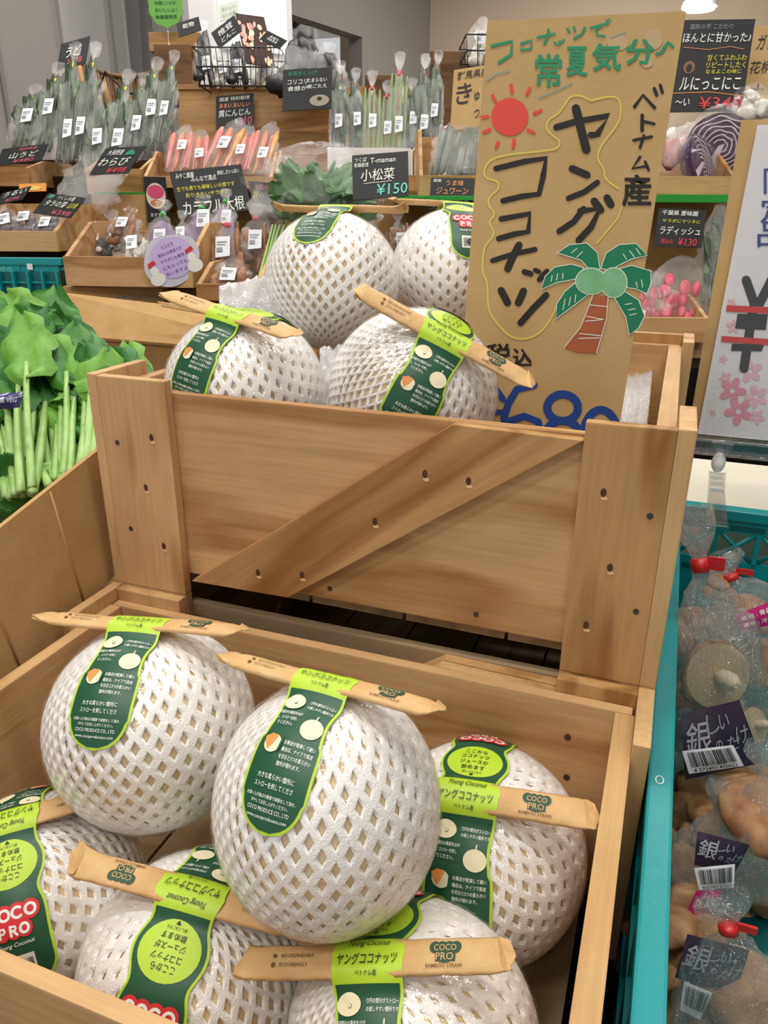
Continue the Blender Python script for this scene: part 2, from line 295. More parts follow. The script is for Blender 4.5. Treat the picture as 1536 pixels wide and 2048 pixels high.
tb = empty('display_table', (0, 0, 0), None, 'black cloth covered table under the coconut crates', 'table')
box('table_top', (-.488, .02, BOT-.03), (.024, 1.45, BOT), tb, DARK); box('table_skirt', (-.48, .05, 0), (.01, 1.42, BOT-.03), tb, DARK)
# =================================================================== COCONUTS
R0 = .075
def lathe_net():
    NA = 64; NB = 28; V = {}; verts = []; faces = []
    def openness(u): return .5+.5*cos(u+.95)           # open on the label's right side, bunched on its left
    def P_(a, b, h):
        u = 2*pi*a/NA; ph = u-.42*sin(u+.95); la = -pi/2+pi*(.035+.93*b/NB)
        w = .0035*noise.noise(Vector((cos(u)*2, sin(u)*2, la*2)))
        r = R0+h+w*.25; return Vector((r*cos(la)*cos(ph), r*cos(la)*sin(ph), r*sin(la)*1.0))
    def vid(a, b):
        a %= NA
        if (a, b) not in V: V[(a, b)] = len(verts); verts.append(P_(a, b, 0))
        return V[(a, b)]
    for b in range(1, NB):
        for a in range(NA):
            if (a+b) % 2 == 0: continue
            cor = [(a, b-1), (a+1, b), (a, b+1), (a-1, b)]; ids = [vid(*c) for c in cor]
            la = abs(b/NB-.5)*2; op = openness(2*pi*a/NA); hole = (.55+.17*op)*(1-max(0, la-.72)*1.4); hx = hole*(.34+.66*op)
            k = len(verts)
            for (f, hgt) in ((.5+.5*hole, .0002), (min(.95, hole+.10), -.0004), (hole, -.0026)):
                fx = f+(hx-hole)*(1 if hgt < -.001 else .8 if hgt < 0 else .45)
                for (ca, cb) in cor: verts.append(P_(a+(ca-a)*fx, b+(cb-b)*f, hgt))
            for i in range(4):
                j = (i+1) % 4; faces.append((ids[i], ids[j], k+j, k+i)); faces.append((k+i, k+j, k+4+j, k+4+i)); faces.append((k+4+i, k+4+j, k+8+j, k+8+i))
    me = pydata('foam_net', verts, faces, FOAM, True); return me
NETM = lathe_net()
BODYM = ball_mesh('coconut_body', BODY, R0-.0030, R0-.0030, R0-.0030, 40, 26)
def wrapf():
    bm = bmesh.new(); bmesh.ops.create_uvsphere(bm, u_segments=90, v_segments=60, radius=R0+.0012)
    for v in bm.verts:
        d = v.co.normalized(); n = noise.fractal(Vector((d.x*9, d.y*9, d.z*3.5)), .9, 2, 3); v.co += d*(.0013*n)
    return tomesh(bm, 'plastic_wrap', FILMC, True)
WRAPM = wrapf()
def sph(s, t, h):
    """label coordinates in mm (s down the front, t across) -> point on the coconut with the band lifted over the straw"""
    s *= .001; t *= .001; th = s/R0; a = t/R0; r = R0+.0022+h; p = Vector((sin(th)*cos(a), sin(a), cos(th)*cos(a)))*r
    w = exp(-(s/.0125)**4); return Vector((p.x, p.y, p.z*(1-w)+(R0+.0088+h)*w))
def lw(s):     # half width of the label
    if s >= 0: w = 20.5-2.6*exp(-((s-30)/14)**2)+(1.2 if 45 < s < 75 else 0)
    else: w = 20.5-3.4*exp(-((s+14)/8)**2)+1.5*exp(-((s+30)/10)**2)-3.2*exp(-((s+47)/8)**2)+1.0
    return w
S0, S1 = -112, 94
def half(s, inset=0):
    a = lw(s)-inset; e = 20-inset; 
    if s > S1-20: q = (s-(S1-20))/e; a *= sqrt(max(0, 1-min(1, q)**2))
    if s < S0+20: q = ((S0+20)-s)/e; a *= sqrt(max(0, 1-min(1, q)**2))
    return a
def strip(s0, s1, inset, lay):
    n = max(2, int(abs(s1-s0)/2.2)); V = []; Fc = []; m = 8
    for i in range(n+1):
        s = s0+(s1-s0)*i/n; hw = half(s, inset)
        for j in range(m+1): V.append(sph(s, hw*(2*j/m-1), .00028*lay))
        if i: 
            for j in range(m): a = (i-1)*(m+1)+j; Fc.append((a, a+1, a+m+2, a+m+1))
    return V, Fc
def buildcoco():
    g = empty('young_coconut'); link('coconut_body', BODYM, g); link('foam_net', NETM, g); link('plastic_wrap', WRAPM, g)
    V, Fc = strip(S0, S1, 0, 0); lb = link('paper_label', pydata('paper_label', V, Fc, LIME, True), g)
    V1, F1 = strip(12, S1-2.2, 1.8, 1); V2, F2 = strip(S0+2.2, -11.5, 1.8, 1); k = len(V1); link('green_print', pydata('green_print', V1+V2, F1+[tuple(i+k for i in f) for f in F2], GREEN, True), lb)
    fl = Flat()
    # lime disc on the back
    V = [(-30, 0)]; Fc = []; nr, ns = 5, 28
    for i in range(1, nr+1):
        for j in range(ns): a = 2*pi*j/ns; V.append((-30+15.5*i/nr*cos(a), 18.2*i/nr*sin(a)))
    for j in range(ns): Fc.append((0, 1+j, 1+(j+1) % ns))
    for i in range(nr-1):
        for j in range(ns): a = 1+i*ns+j; b = 1+i*ns+(j+1) % ns; Fc.append((a, a+ns, b+ns, b))
    link('lime_disc', pydata('lime_disc', [sph(x, y, .00056) for x, y in V], Fc, LIME, True), lb)
    def T(m, t, s, x, w=None, h=None, flip=False, slant=0, lay=3): fl.text(m, t, x, -s, w, h, slant=slant, flip=flip, lay=lay)
    def D_(m, s, x, rx, ry, lay=3): fl.disc(m, x, -s, rx, ry, lay)
    T(BLACK, 'Young Coconut', -6.5, 0, 24, 4.5, slant=.35); T(BLACK, 'ヤングココナッツ', 1.5, 0, 34, 6.2); T(BLACK, 'ベトナム産', 8.2, 0, 12, 2.6)
    D_(CREAM, 20, -10, 7, 5.2); D_(GREY, 20.5, -9, 1.1, 1.1, 5); D_(CREAM, 20.5, -9, .8, .8, 6)
    for i, t in enumerate(('①円の部分がストロー', 'の差しやすい箇所です')): T(WHITE, t, 18.5+i*3.6, 8.5, 17, 2.3)
    for i, t in enumerate(('②円部分の果皮をはが', 'し、ストローを刺し', 'てください。')): T(WHITE, t, 28+i*3.6, -8.5, 17-i*3.2, 2.3)
    D_(CREAM, 35, 9.5, 7, 6.3); fl.stroke(CREAM, [(9.5, -30), (9.8, -26.5)], .8, 3)
    D_(CREAM, 48, -10, 5.6, 5.2); fl.poly(ORANGE, [(-16, -45), (-12, -42.5), (-7.5, -43.5), (-9.5, -48), (-12, -52), (-15, -48)], 4); fl.poly(GREEN, [(-4.8, -43), (-3.6, -46), (-4.2, -51), (-5.6, -52.5), (-5.2, -48)], 4)
    for i, t in enumerate(('③果皮が乾燥して硬い', '場合は、ナイフで底皮', 'を切ると3つの柔らかい', '箇所が現れます。')): T(WHITE, t, 46+i*3.9, 7.3 if i < 3 else 5, 20 if i < 3 else 15, 2.5)
    T(WHITE, '大きな柔らかい箇所に', 65, 0, 24, 3); T(WHITE, 'ストローを刺してくださ', 69.5, 0, 25, 3)
    T(WHITE, 'お買い上げ後は冷蔵庫で保管をして頂き、', 75, 0, 32, 2.0); T(WHITE, '冷やしてお召し上がりください。', 78, 0, 24, 2.0)
    T(WHITE, 'COCO PRODUCE CO., LTD', 81.6, 0, 27, 2.4); T(WHITE, 'www.cocoproduceco.com', 85.4, 0, 26, 2.4)
    T(BLACK, 'ここから', -38.5, 0, 14, 3.8); T(BLACK, 'ココナッツ', -33.3, 0, 18, 3.8); T(BLACK, 'ジュースが', -28.1, 0, 18, 3.8); T(BLACK, '飲めます', -22.9, 0, 15, 3.8); T(BLACK, '詳しくはこちら', -18.8, 0, 12, 2); fl.poly(BLACK, [(-1.5, 17), (1.5, 17), (0, 15)], 4)
    # round logo lettering: white on red
    def logo(t, s, wd, hh, xs):
        for (c, x) in zip(t, xs):
            for dx, dy in ((0, 0),): fl.disc(RED, x, -s, wd*.5+1.5, hh*.5+1.7, 3)
        for (c, x) in zip(t, xs):
            if c == 'O': fl.stroke(WHITE, [(x+wd*.36*cos(a), -s+hh*.36*sin(a)) for a in [2*pi*k/14 for k in range(14)]], 1.7, 4, True)
            elif c == 'C': fl.stroke(WHITE, [(x+wd*.36*cos(a), -s-hh*.36*sin(a)) for a in [-2.3+4.6*k/12 for k in range(13)]], 1.7, 4)
            elif c == 'P': fl.stroke(WHITE, [(x+1.4, -s-2.8), (x+1.4, -s+2.8)], 1.6, 4); fl.stroke(WHITE, [(x+1.2, -s-2.6), (x-1.4, -s-2.4), (x-1.7, -s-.9), (x-1.0, -s+.3), (x+1.2, -s+.3)], 1.4, 4)
            elif c == 'R': fl.stroke(WHITE, [(x+1.4, -s-2.8), (x+1.4, -s+2.8)], 1.6, 4); fl.stroke(WHITE, [(x+1.2, -s-2.6), (x-1.4, -s-2.4), (x-1.7, -s-1.2), (x-1.0, -s), (x+1.2, -s)], 1.4, 4); fl.stroke(WHITE, [(x, -s), (x-2, -s+2.8)], 1.5, 4)
    logo('COCO', -60, 8.2, 8.6, (11.4, 3.9, -3.8, -11.4)); logo('PRO', -70, 6.6, 7.6, (6.6, 0, -6.6)); T(WHITE, 'Young Coconut', -79, 0, 22, 3.4, flip=True, slant=.3)
    fl.rect(WHITE, -9, 86, 9, 100, 3); fl.bars(BLACK, -7.6, 88.5, 7.6, 98.5, 5, 5)
    fl.build(lb, lambda u, v, h: sph(-v, u, h), {'cream_print': 'coconut_picture', 'orange_print': 'coconut_picture'}, .0003, .00022)
    # kraft paper straw packet lying across the top under the band
    L = .157; V = []; Fc = []; n = 26; m = 10; Zc = R0+.0052
    for i in range(n+1):
        q = i/n*2-1; e = max(0, (abs(q)-.84)/.16); hw = .0100*(1+.04*e)*(1+.02*sin(i*2.1)); th = .0026*(1-.93*e)+.0002
        for j in range(m):
            a = 2*pi*j/m; cx = cos(a); V.append(Vector((hw*(abs(cx)**.8)*(1 if cx > 0 else -1)+.0012*e*sin(q*7), q*L/2+.0025*e*cx*(1 if q > 0 else -.6), Zc+th*sin(a)+.0030*e*cx+.0006*sin(q*5)+.003*e*e)))
        if i:
            for j in range(m): a = (i-1)*m+j; b = (i-1)*m+(j+1) % m; Fc.append((a, b, b+m, a+m))
    Fc.append(tuple(range(m))[::-1]); Fc.append(tuple(range(n*m, n*m+m)))
    pk = link('straw_packet', pydata('straw_packet', V, Fc, PAPER, True), g)
    # torn flared corner flaps
    for sg in (1, -1):
        y = sg*L/2; V = [(-.009, y*.93, Zc+.0015), (.009, y*.93, Zc+.0015), (.011, y*1.01, Zc+.005), (.002, y*1.05, Zc+.0022), (-.008, y*1.0, Zc-.001), (0, y*.97, Zc+.004)]
        o = link('torn_end', pydata('torn_end', V+[(a, b, c-.0006) for a, b, c in V], [(0, 1, 5), (1, 2, 5), (2, 3, 5), (3, 4, 5), (4, 0, 5), (7, 6, 11), (8, 7, 11), (9, 8, 11), (10, 9, 11), (6, 10, 11)]+[(i, (i+1) % 5, (i+1) % 5+6, i+6) for i in range(5)], PAPER), pk)
    f2 = Flat(); 
    f2.disc(DGREEN, 44, -1.6, 5.2, 3.2, 1); f2.disc(DGREEN, 38.5, 3.6, 3.1, 3.3, 1); f2.disc(DGREEN, 42.3, 3.6, 3.1, 3.3, 1); f2.disc(DGREEN, 46.2, 3.6, 3.1, 3.3, 1); f2.disc(DGREEN, 50, 3.6, 3.1, 3.3, 1); f2.rect(DGREEN, 39, -4, 50, 2, 1)
    f2.text(PAPER, 'COCO', 44.2, 3.2, 12.4, 3.6); f2.text(PAPER, 'PRO', 44.2, -1.6, 9.6, 3.9); f2.text(BROWNINK, 'BAMBOO STRAW', 44, -6.1, 20, 1.8)
    f2.text(BROWNINK, 'BIO-DEGRADABLE', -43, 2.2, 20, 2.1); f2.text(BROWNINK, 'ECO-FRIENDLY', -44.5, -2.8, 17, 2.1); f2.disc(BROWNINK, -57, 2.2, 1.2, 1.2); f2.disc(BROWNINK, -57, -2.8, 1.2, 1.5)
    f2.build(pk, lambda u, v, h: Vector((-v*.001, u*.001, Zc+.0027*max(0.05, 1-(v/10.3)**2)**.5+.0006*sin(u/78.5*5)+h)), base=.0003)
    return g
COCO = []
def coco(first, c, r_px, R, pole, front, label, group, sz=1.0):
    g = first if not COCO else copytree(first); COCO.append(g)
    D = F*R/r_px; C = at(c[0], c[1], D)
    def hit(p):
        d = ray(*p); d.normalize(); o = CAMP-C; b = o.dot(d); q = b*b-o.dot(o)+R*R; t = -b-sqrt(max(q, 0)); return (o+d*t)/R
    wv = (CAMP-C).normalized(); uv = (u2-wv*u2.dot(wv)).normalized(); rv = uv.cross(wv)
    cv = lambda q: (rv*q[0]+uv*q[1]+wv*q[2]) if len(q) == 3 else hit(q)
    z = cv(pole).normalized(); x = cv(front); x = (x-z*x.dot(z)).normalized(); y = z.cross(x)
    g.matrix_world = Matrix.Translation(C) @ Matrix((x, y, z)).transposed().to_4x4() @ Matrix.Diagonal((R/R0, R/R0, R/R0*sz, 1))
    tag(g, label, 'coconut', group); return g
G1 = 'netted coconuts in the front lower crate'; G2 = 'netted coconuts in the upper crate'
c0 = buildcoco()
coco(c0, (655, 1612), 225, .0666, (653, 1408), (538, 1640), 'big netted young coconut on top at the centre of the front crate', G1, 1.12)
coco(c0, (305, 1450), 203, .075, (283, 1262), (190, 1480), 'netted young coconut at the back left corner of the front crate', G1)
coco(c0, (955, 1700), 212, .0796, (934, 1600), (912, 1830), 'netted young coconut against the right side of the front crate, half behind the central one', G1)
coco(c0, (825, 2070), 250, .0737, (745, 1930), (735, 2090), 'netted young coconut cut by the bottom edge with level straw packet reading bamboo straw', G1)
coco(c0, (395, 1950), 232, .0765, (385, 1800), (470, 1700), 'netted young coconut below left of centre, upside-down label with red and white logo', G1)
coco(c0, (85, 1790), 200, .0734, (22, 1652), (50, 1570), 'netted young coconut cut by the left edge, beneath the back left one', G1)
coco(c0, (492, 785), 158, .0753, (462, 640), (375, 775), 'netted young coconut at the front left of the upper crate', G2)
coco(c0, (825, 790), 168, .075, (886, 682), (815, 825), 'netted young coconut in the upper crate with steeply slanting straw packet before the cardboard sign', G2)
coco(c0, (665, 565), 133, .0741, (.10, .98, -.17), (-.36, .45, .80), 'netted young coconut at the back of the upper crate, flat straw packet on its crown', G2)
g_ = coco(c0, (905, 550), 124, .075, (.05, .98, -.15), (-.25, 0, -1), 'netted young coconut partly hidden by the cardboard sign, barcode label facing out', G2)
# =================================================================== TALL CARDBOARD SIGN
YS = .735
TL, TR, BR_, = atY(975, 42, YS), atY(1372, 22, YS), atY(1255, 850, YS)
BLf = TL+(BR_-TR)*1.0
hz = ZB+.016
def plane_board(name, label, cat, tl, tr, bl, m, th=.003, group=None):
    """board with face corners tl,tr,bl; returns (object, mapper u,v in 0..1 with v down)"""
    ex, ey = tr-tl, bl-tl; n = ex.cross(-ey).normalized(); 
    if n.dot(CAMP-tl) < 0: n = -n
    v = [Vector((0, 0, 0)), ex, ex+ey, ey]; V = v+[p-n*th for p in v]
    o = link(name, pydata(name, V, [(0, 3, 2, 1), (4, 5, 6, 7), (0, 1, 5, 4), (1, 2, 6, 5), (2, 3, 7, 6), (3, 0, 4, 7)], m)); o.location = tl
    if cat: tag(o, label, cat, group)
    return o, (lambda a, b, h: ex*a+ey*b+n*h), ex, ey, n
k = (TR.z-hz)/(TR.z-BR_.z)
sg, mp_, ex, ey, nn = plane_board('cardboard_sign', 'tall cardboard sign with hand-painted palm tree, red sun and black lettering', 'sign', TL, TR, TL+(atY(925, 700, YS)-TL)*((TL.z-hz)/(TL.z-atY(925, 700, YS).z)), SIGNC, .004)
def inplane(px, py):
    d = ray(px, py); t = (TL-CAMP).dot(nn)/d.dot(nn); return CAMP+d*t-TL
def Z(x, y): return (x, y)
fs = Flat(); K = MARK_K
def st(m, w, *pts, closed=False, lay=2, taper=None): fs.stroke(m, pts, w, lay, closed, taper)
def gl(m, ch, x0, y0, x1, y1, lay=2, b=0):
    vs, f = txt_geo(ch, x1-x0, y1-y0); 
    for dx, dy in ((0, 0), (b, 0), (0, b), (b, b)) if b else ((0, 0),): fs.add(m, [((x0+x1)/2+v.x+dx, (y0+y1)/2-v.y+dy) for v in vs], f, lay+(0 if (dx, dy) == (0, 0) else .1*(dx+2*dy)/b))
g, w_ = MARK_G, 15
st(g, w_, (148, 168), (243, 146), (238, 208), (182, 245)); st(g, 13, (285, 158), (334, 142), (330, 182), (285, 186)); st(g, 12, (362, 128), (440, 112)); st(g, 12, (412, 92), (408, 125), (392, 158))
st(g, 10, (440, 150), (448, 160)); st(g, 10, (462, 146), (466, 154)); st(g, 10, (484, 140), (458, 162)); st(g, 11, (500, 88), (510, 103)); st(g, 11, (530, 80), (536, 96)); st(g, 12, (582, 82), (568, 112), (532, 132))
st(g, 11, (608, 84), (690, 62)); st(g, 11, (665, 68), (632, 92), (640, 118), (672, 122)); st(g, 8, (682, 48), (688, 58)); st(g, 8, (694, 42), (700, 52))
gl(g, '常', 350, 205, 470, 355, b=4); gl(g, '夏', 495, 170, 590, 305, b=4); gl(g, '気', 615, 155, 745, 280, b=4); gl(g, '分', 772, 135, 900, 250, b=4)
st(g, 15, (915, 205), (938, 198), (955, 170), (968, 150), (990, 172))
for q in ((900, 135, 45, 50), (735, 150, 50, 40), (870, 245, 30, 25)): fs.disc(mat('pale_scuff', 'c6ad84', .9), *q, 1, 24)
st(MARK_L, 7, (125, 330), (165, 300), (230, 285)); st(MARK_L, 7, (365, 410), (440, 380), (520, 340)); st(MARK_L, 6, (700, 130), (770, 105))
fs.disc(MARK_R, 232, 498, 86, 88, 2, 36)
for a, b, c, d in ((238, 350, 242, 382), (325, 366, 312, 392), (152, 400, 166, 426), (378, 468, 346, 482), (104, 500, 130, 496), (345, 572, 316, 558), (110, 570, 140, 556), (168, 642, 178, 618), (252, 604, 248, 640)): st(MARK_R, 16, (a, b), (c, d))
st(K, 30, (448, 546), (530, 522), (692, 492), (640, 578), (608, 582)); st(K, 40, (540, 458), (560, 540), (588, 650))
st(K, 34, (522, 738), (592, 768)); st(K, 26, (640, 802), (580, 846), (505, 876)); st(K, 28, (575, 925), (530, 985), (462, 1030)); st(K, 30, (560, 935), (650, 925), (610, 1010), (552, 1072)); st(K, 36, (625, 890), (655, 930)); st(K, 36, (685, 875), (702, 905))
st(K, 26, (168, 738), (300, 705), (400, 690), (388, 770), (368, 856), (285, 868), (200, 888)); st(K, 26, (192, 972), (325, 948), (318, 1032), (255, 1042), (180, 1064))
st(K, 24, (152, 1166), (250, 1135), (350, 1114)); st(K, 34, (275, 1094), (245, 1150), (222, 1204)); st(K, 26, (300, 1218), (330, 1228)); st(K, 22, (350, 1210), (368, 1218)); st(K, 26, (405, 1216), (370, 1254))
st(K, 34, (192, 1305), (222, 1362)); st(K, 34, (296, 1308), (272, 1362)); st(K, 30, (402, 1326), (340, 1390), (282, 1456))
st(K, 16, (812, 450), (852, 396), (906, 455)); st(K, 16, (904, 366), (916, 396)); st(K, 15, (932, 350), (942, 384)); st(K, 17, (848, 490), (848, 560)); st(K, 14, (852, 518), (904, 530)); st(K, 14, (808, 606), (892, 590)); st(K, 14, (856, 585), (838, 640)); st(K, 14, (838, 684), (802, 738), (872, 726)); st(K, 13, (862, 706), (878, 745))
gl(K, '産', 755, 765, 885, 908, b=5)
yl = [(610, 422), (560, 396), (512, 402), (488, 442), (455, 488), (412, 508), (400, 556), (438, 590), (468, 612), (458, 645), (400, 655), (190, 676), (122, 712), (108, 782), (178, 795), (184, 832), (138, 868), (130, 908), (168, 950), (132, 988), (160, 1030), (152, 1062), (112, 1100), (102, 1222), (130, 1262), (130, 1400), (182, 1470), (236, 1524), (310, 1534), (380, 1500), (428, 1430), (448, 1380)]
st(MARK_Y, 9, *yl, lay=1); st(MARK_Y, 9, (610, 422), (700, 400), (742, 412), (752, 472), (738, 532), (662, 622), (634, 690), (674, 742), (672, 786), (738, 832), lay=1); st(MARK_Y, 8, (752, 920), (735, 970), (638, 1085), lay=1)
fr_ = [[(452, 1130), (510, 1092), (590, 1084), (640, 1128), (652, 1205), (600, 1205), (565, 1165)], [(655, 1202), (680, 1132), (740, 1092), (820, 1086), (872, 1142), (800, 1158), (740, 1188), (700, 1212)], [(722, 1208), (800, 1188), (888, 1214), (890, 1272), (870, 1320), (820, 1298), (780, 1292), (760, 1240)], [(578, 1200), (520, 1182), (440, 1196), (396, 1240), (380, 1300), (450, 1268), (540, 1252)], [(545, 1262), (602, 1320), (540, 1368), (448, 1436), (450, 1368), (488, 1310)], [(715, 1332), (765, 1308), (832, 1350), (860, 1422), (832, 1480), (788, 1512), (772, 1430)]]
for q in fr_:
    c = (sum(p[0] for p in q)/len(q), sum(p[1] for p in q)/len(q)); fs.add(PALM, [c]+q, [(0, i+1, (i+1) % len(q)+1) for i in range(len(q))], 3); st(MARK_W, 4, *q, closed=True, lay=4)
for q in ((520, 1130, 545, 1110), (545, 1150, 570, 1125), (760, 1135, 775, 1160), (790, 1120, 812, 1150), (820, 1110, 840, 1138), (820, 1265, 825, 1290), (845, 1255, 850, 1290), (430, 1235, 425, 1262), (455, 1228, 450, 1258), (480, 1225, 478, 1250), (490, 1345, 480, 1395), (515, 1335, 508, 1375), (540, 1325, 535, 1360), (770, 1370, 800, 1365), (785, 1395, 815, 1390), (790, 1420, 822, 1412)): st(MARK_W, 4, q[:2], q[2:], lay=5)
tk = [(618, 1328), (690, 1334), (682, 1440), (636, 1596), (548, 1594), (486, 1570), (560, 1478), (592, 1400)]
fs.add(TRUNK, [(625, 1470)]+tk, [(0, i+1, (i+1) % 8+1) for i in range(8)], 3); st(MARK_W, 4, (618, 1328), (592, 1400), (560, 1478), (486, 1570), lay=4); st(MARK_W, 4, (690, 1334), (682, 1440), (636, 1596), lay=4)
for a, b, c, d in ((608, 1372, 684, 1380), (590, 1425, 668, 1440), (584, 1448, 666, 1440), (556, 1505, 655, 1515), (553, 1528, 650, 1525)): st(MARK_W, 4, (a, b), (c, d), lay=5)
fs.disc(MARK_W, 610, 1262, 74, 64, 5, 30); fs.disc(NUTG, 610, 1262, 70, 60, 6, 30); fs.disc(MARK_W, 716, 1268, 64, 72, 5, 30); fs.disc(NUTG, 716, 1268, 60, 68, 5.5, 30)
gl(K, '税', 122, 1552, 235, 1652, b=3); gl(K, '込', 246, 1575, 332, 1655, b=3); st(K, 14, (84, 1596), (96, 1600))
B_ = MARK_B
st(B_, 34, (345, 1745), (265, 1765), (225, 1830), (205, 1900), (225, 1985), (300, 2010)); st(B_, 34, (225, 1915), (300, 1890), (365, 1915), (380, 1980)); st(B_, 26, (120, 1870), (195, 1872)); st(B_, 30, (165, 1760), (200, 1810))
st(B_, 38, *[(478+72*cos(a), 1850+62*sin(a)) for a in [2*pi*i/22 for i in range(22)]], closed=True); st(B_, 38, *[(478+85*cos(a), 1990+80*sin(a)) for a in [2*pi*i/22 for i in range(22)]], closed=True); st(B_, 38, *[(655+80*cos(a), 1980+120*sin(a)) for a in [2*pi*i/24 for i in range(24)]], closed=True)
fs.build(sg, lambda x, y, h: inplane(920+x/2.327, 20+y/2.327)+nn*h, {'red_marker': 'painted_sun', 'palm_green': 'palm_frond', 'nut_green': 'painted_coconut', 'trunk_brown': 'palm_trunk', 'yellow_marker': 'yellow_outline'}, .0003, .00015)
# =================================================================== PRICE POSTER ON CLIP
YP = 1.0
def prj(p):
    d = p-CAMP; z = d.dot(fwd); return 768+F*d.dot(r2)/z, 1024-F*d.dot(u2)/z
a, b = atY(1515, 250, YP), atY(1395, 868, YP); off = Vector((.235, -.0, 0))
po, mpp, pex, pey, pn = plane_board('price_poster', 'white price poster with black yen sign and pink cherry blossoms in clear sleeve', 'sign', a, a+off, b, mat('poster_white', 'e9e8ec', .3, .5, coat=.6), .002)
fp = Flat(); PK1, PK2 = mat('blossom_pink', 'eec0cb', .4, coat=.5), mat('blossom_rose', 'e59db0', .4, coat=.5); PB = mat('poster_black', '2c2a2c', .4, coat=.5); PR = mat('poster_red', 'd8312f', .4, coat=.5); PBL = mat('poster_blue', '2a3f8c', .4, coat=.5)
for (x, y, r, m, rr) in ((770, 600, 30, PK1, .2), (780, 740, 45, PK1, 1), (735, 1040, 42, PK1, .5), (880, 1000, 78, PK1, .8), (775, 1115, 88, PK2, .1), (915, 1150, 75, PK1, .6), (810, 1235, 92, PK2, .5), (720, 930, 28, PK1, 0), (920, 1270, 50, PK1, .3), (660, 1245, 22, PK1, .4)):
    for q in range(5): t = rr+2*pi*q/5; fp.disc(m, x+r*.55*cos(t), y+r*.55*sin(t), r*.40, r*.27, 1+.1*q, 14, t)
for i in range(9):
    x, y = 1050+rnd.random()*500, 500+rnd.random()*750
    for q in range(5): t = 2*pi*q/5+i; fp.disc(PK1, x+40*cos(t), y+40*sin(t), 30, 20, 1+.1*q, 12, t)
fp.stroke(PB, [(855, 468), (915, 640)], 54, 2); fp.stroke(PB, [(1010, 455), (915, 640)], 54, 2); fp.stroke(PB, [(896, 630), (842, 985)], 54, 2); fp.poly(PB, [(805, 665), (982, 668), (970, 760), (790, 752)], 2.2); fp.poly(PB, [(772, 840), (960, 845), (945, 885), (766, 882)], 2.2)
fp.poly(PR, [(742, 615), (1300, 640), (1300, 678), (737, 652)], 4); fp.poly(PR, [(712, 795), (1270, 830), (1268, 868), (708, 830)], 4)
gl2 = txt_geo('980', 420, 380); fp.add(PB, [(1290+v.x, 700-v.y) for v in gl2[0]], gl2[1], 2)
for ch, y in (('限', -110), ('定', 60), ('品', 200)):
    v_, f_ = txt_geo(ch, 190, 150); fp.add(PBL, [(1040+v.x-y*.12, y+v.y*-1) for v in v_], f_, 3)
fp.build(po, lambda x, y, h: (lambda px, py: (lambda d: CAMP+d*((a-CAMP).dot(pn)/d.dot(pn))-a)(ray(px, py)))(1200+x/2.926, 400+y/2.926)+pn*h, {'blossom_pink': 'cherry_blossoms', 'blossom_rose': 'cherry_blossoms'}, .0003, .00015)
bk, *_ = plane_board('poster_backing', None, None, atY(1483, 240, YP+.006), atY(1483, 240, YP+.006)+off, atY(1376, 866, YP+.006), SIGNC, .004); bk.parent = po; bk.location = bk.location-po.location
slv = box('clear_sleeve', (-.004, -.006, -.35), (.24, -.0045, .006), po, SLV)
slv.data.transform(Matrix.Shear('XZ', 4, (0, 0)) if False else Matrix.Identity(4))
bar = box('sleeve_bar', (b.x-a.x-.006, -.010, b.z-a.z-.024), (b.x-a.x+.24, .010, b.z-a.z-.003), po, ACR, .003)
cb = at(1438, 898, 1.09)
ch_ = empty('clip_stand', atZ(1436, 1050, H-.375)+Vector((0, -.004, 0)), (0, 0, 0), 'clear plastic clip with white ball joint holding the price poster', 'clip'); q0 = ch_.location
def rel(px, py, Y=YP): return atY(px, py, Y)-q0
def prism(name, px4, Y0, dy, parent, m, org): 
    V = [atY(x, y, Y0)-org for x, y in px4]; n = len(V); V += [p+Vector((0, dy, 0)) for p in V]
    return link(name, pydata(name, V, [tuple(range(n)), tuple(range(n, 2*n))[::-1]]+[(i, i+n, (i+1) % n+n, (i+1) % n) for i in range(n)], m), parent)
prism('holder_tab', [(1424, 884), (1468, 892), (1455, 910), (1445, 912), (1432, 908)], YP-.006, .012, ch_, ACR, q0)
bj = link('ball_joint', ball_mesh('ball_joint', mat('joint_white', 'ffffff', .3), .0085, .0085, .013, 16, 10), ch_, loc=rel(1437, 925))
prism('clip_jaw', [(1417, 944), (1452, 948), (1450, 985), (1416, 982)], YP-.010, .005, ch_, ACR, q0); prism('clip_jaw', [(1419, 946), (1450, 950), (1448, 985), (1418, 982)], YP+.006, .004, ch_, ACR, q0)
for k in range(3): prism('clip_ridge', [(1421, 952+k*12), (1446, 954+k*12), (1446, 960+k*12), (1421, 958+k*12)], YP-.0125, .0024, ch_, WHITEP if k == 2 else ACR, q0)
prism('clip_grip', [(1416, 984), (1450, 987), (1456, 1055), (1411, 1050)], YP-.012, .004, ch_, ACR, q0); prism('clip_grip', [(1416, 984), (1450, 987), (1456, 1048), (1411, 1044)], YP+.010, .003, ch_, ACR, q0)
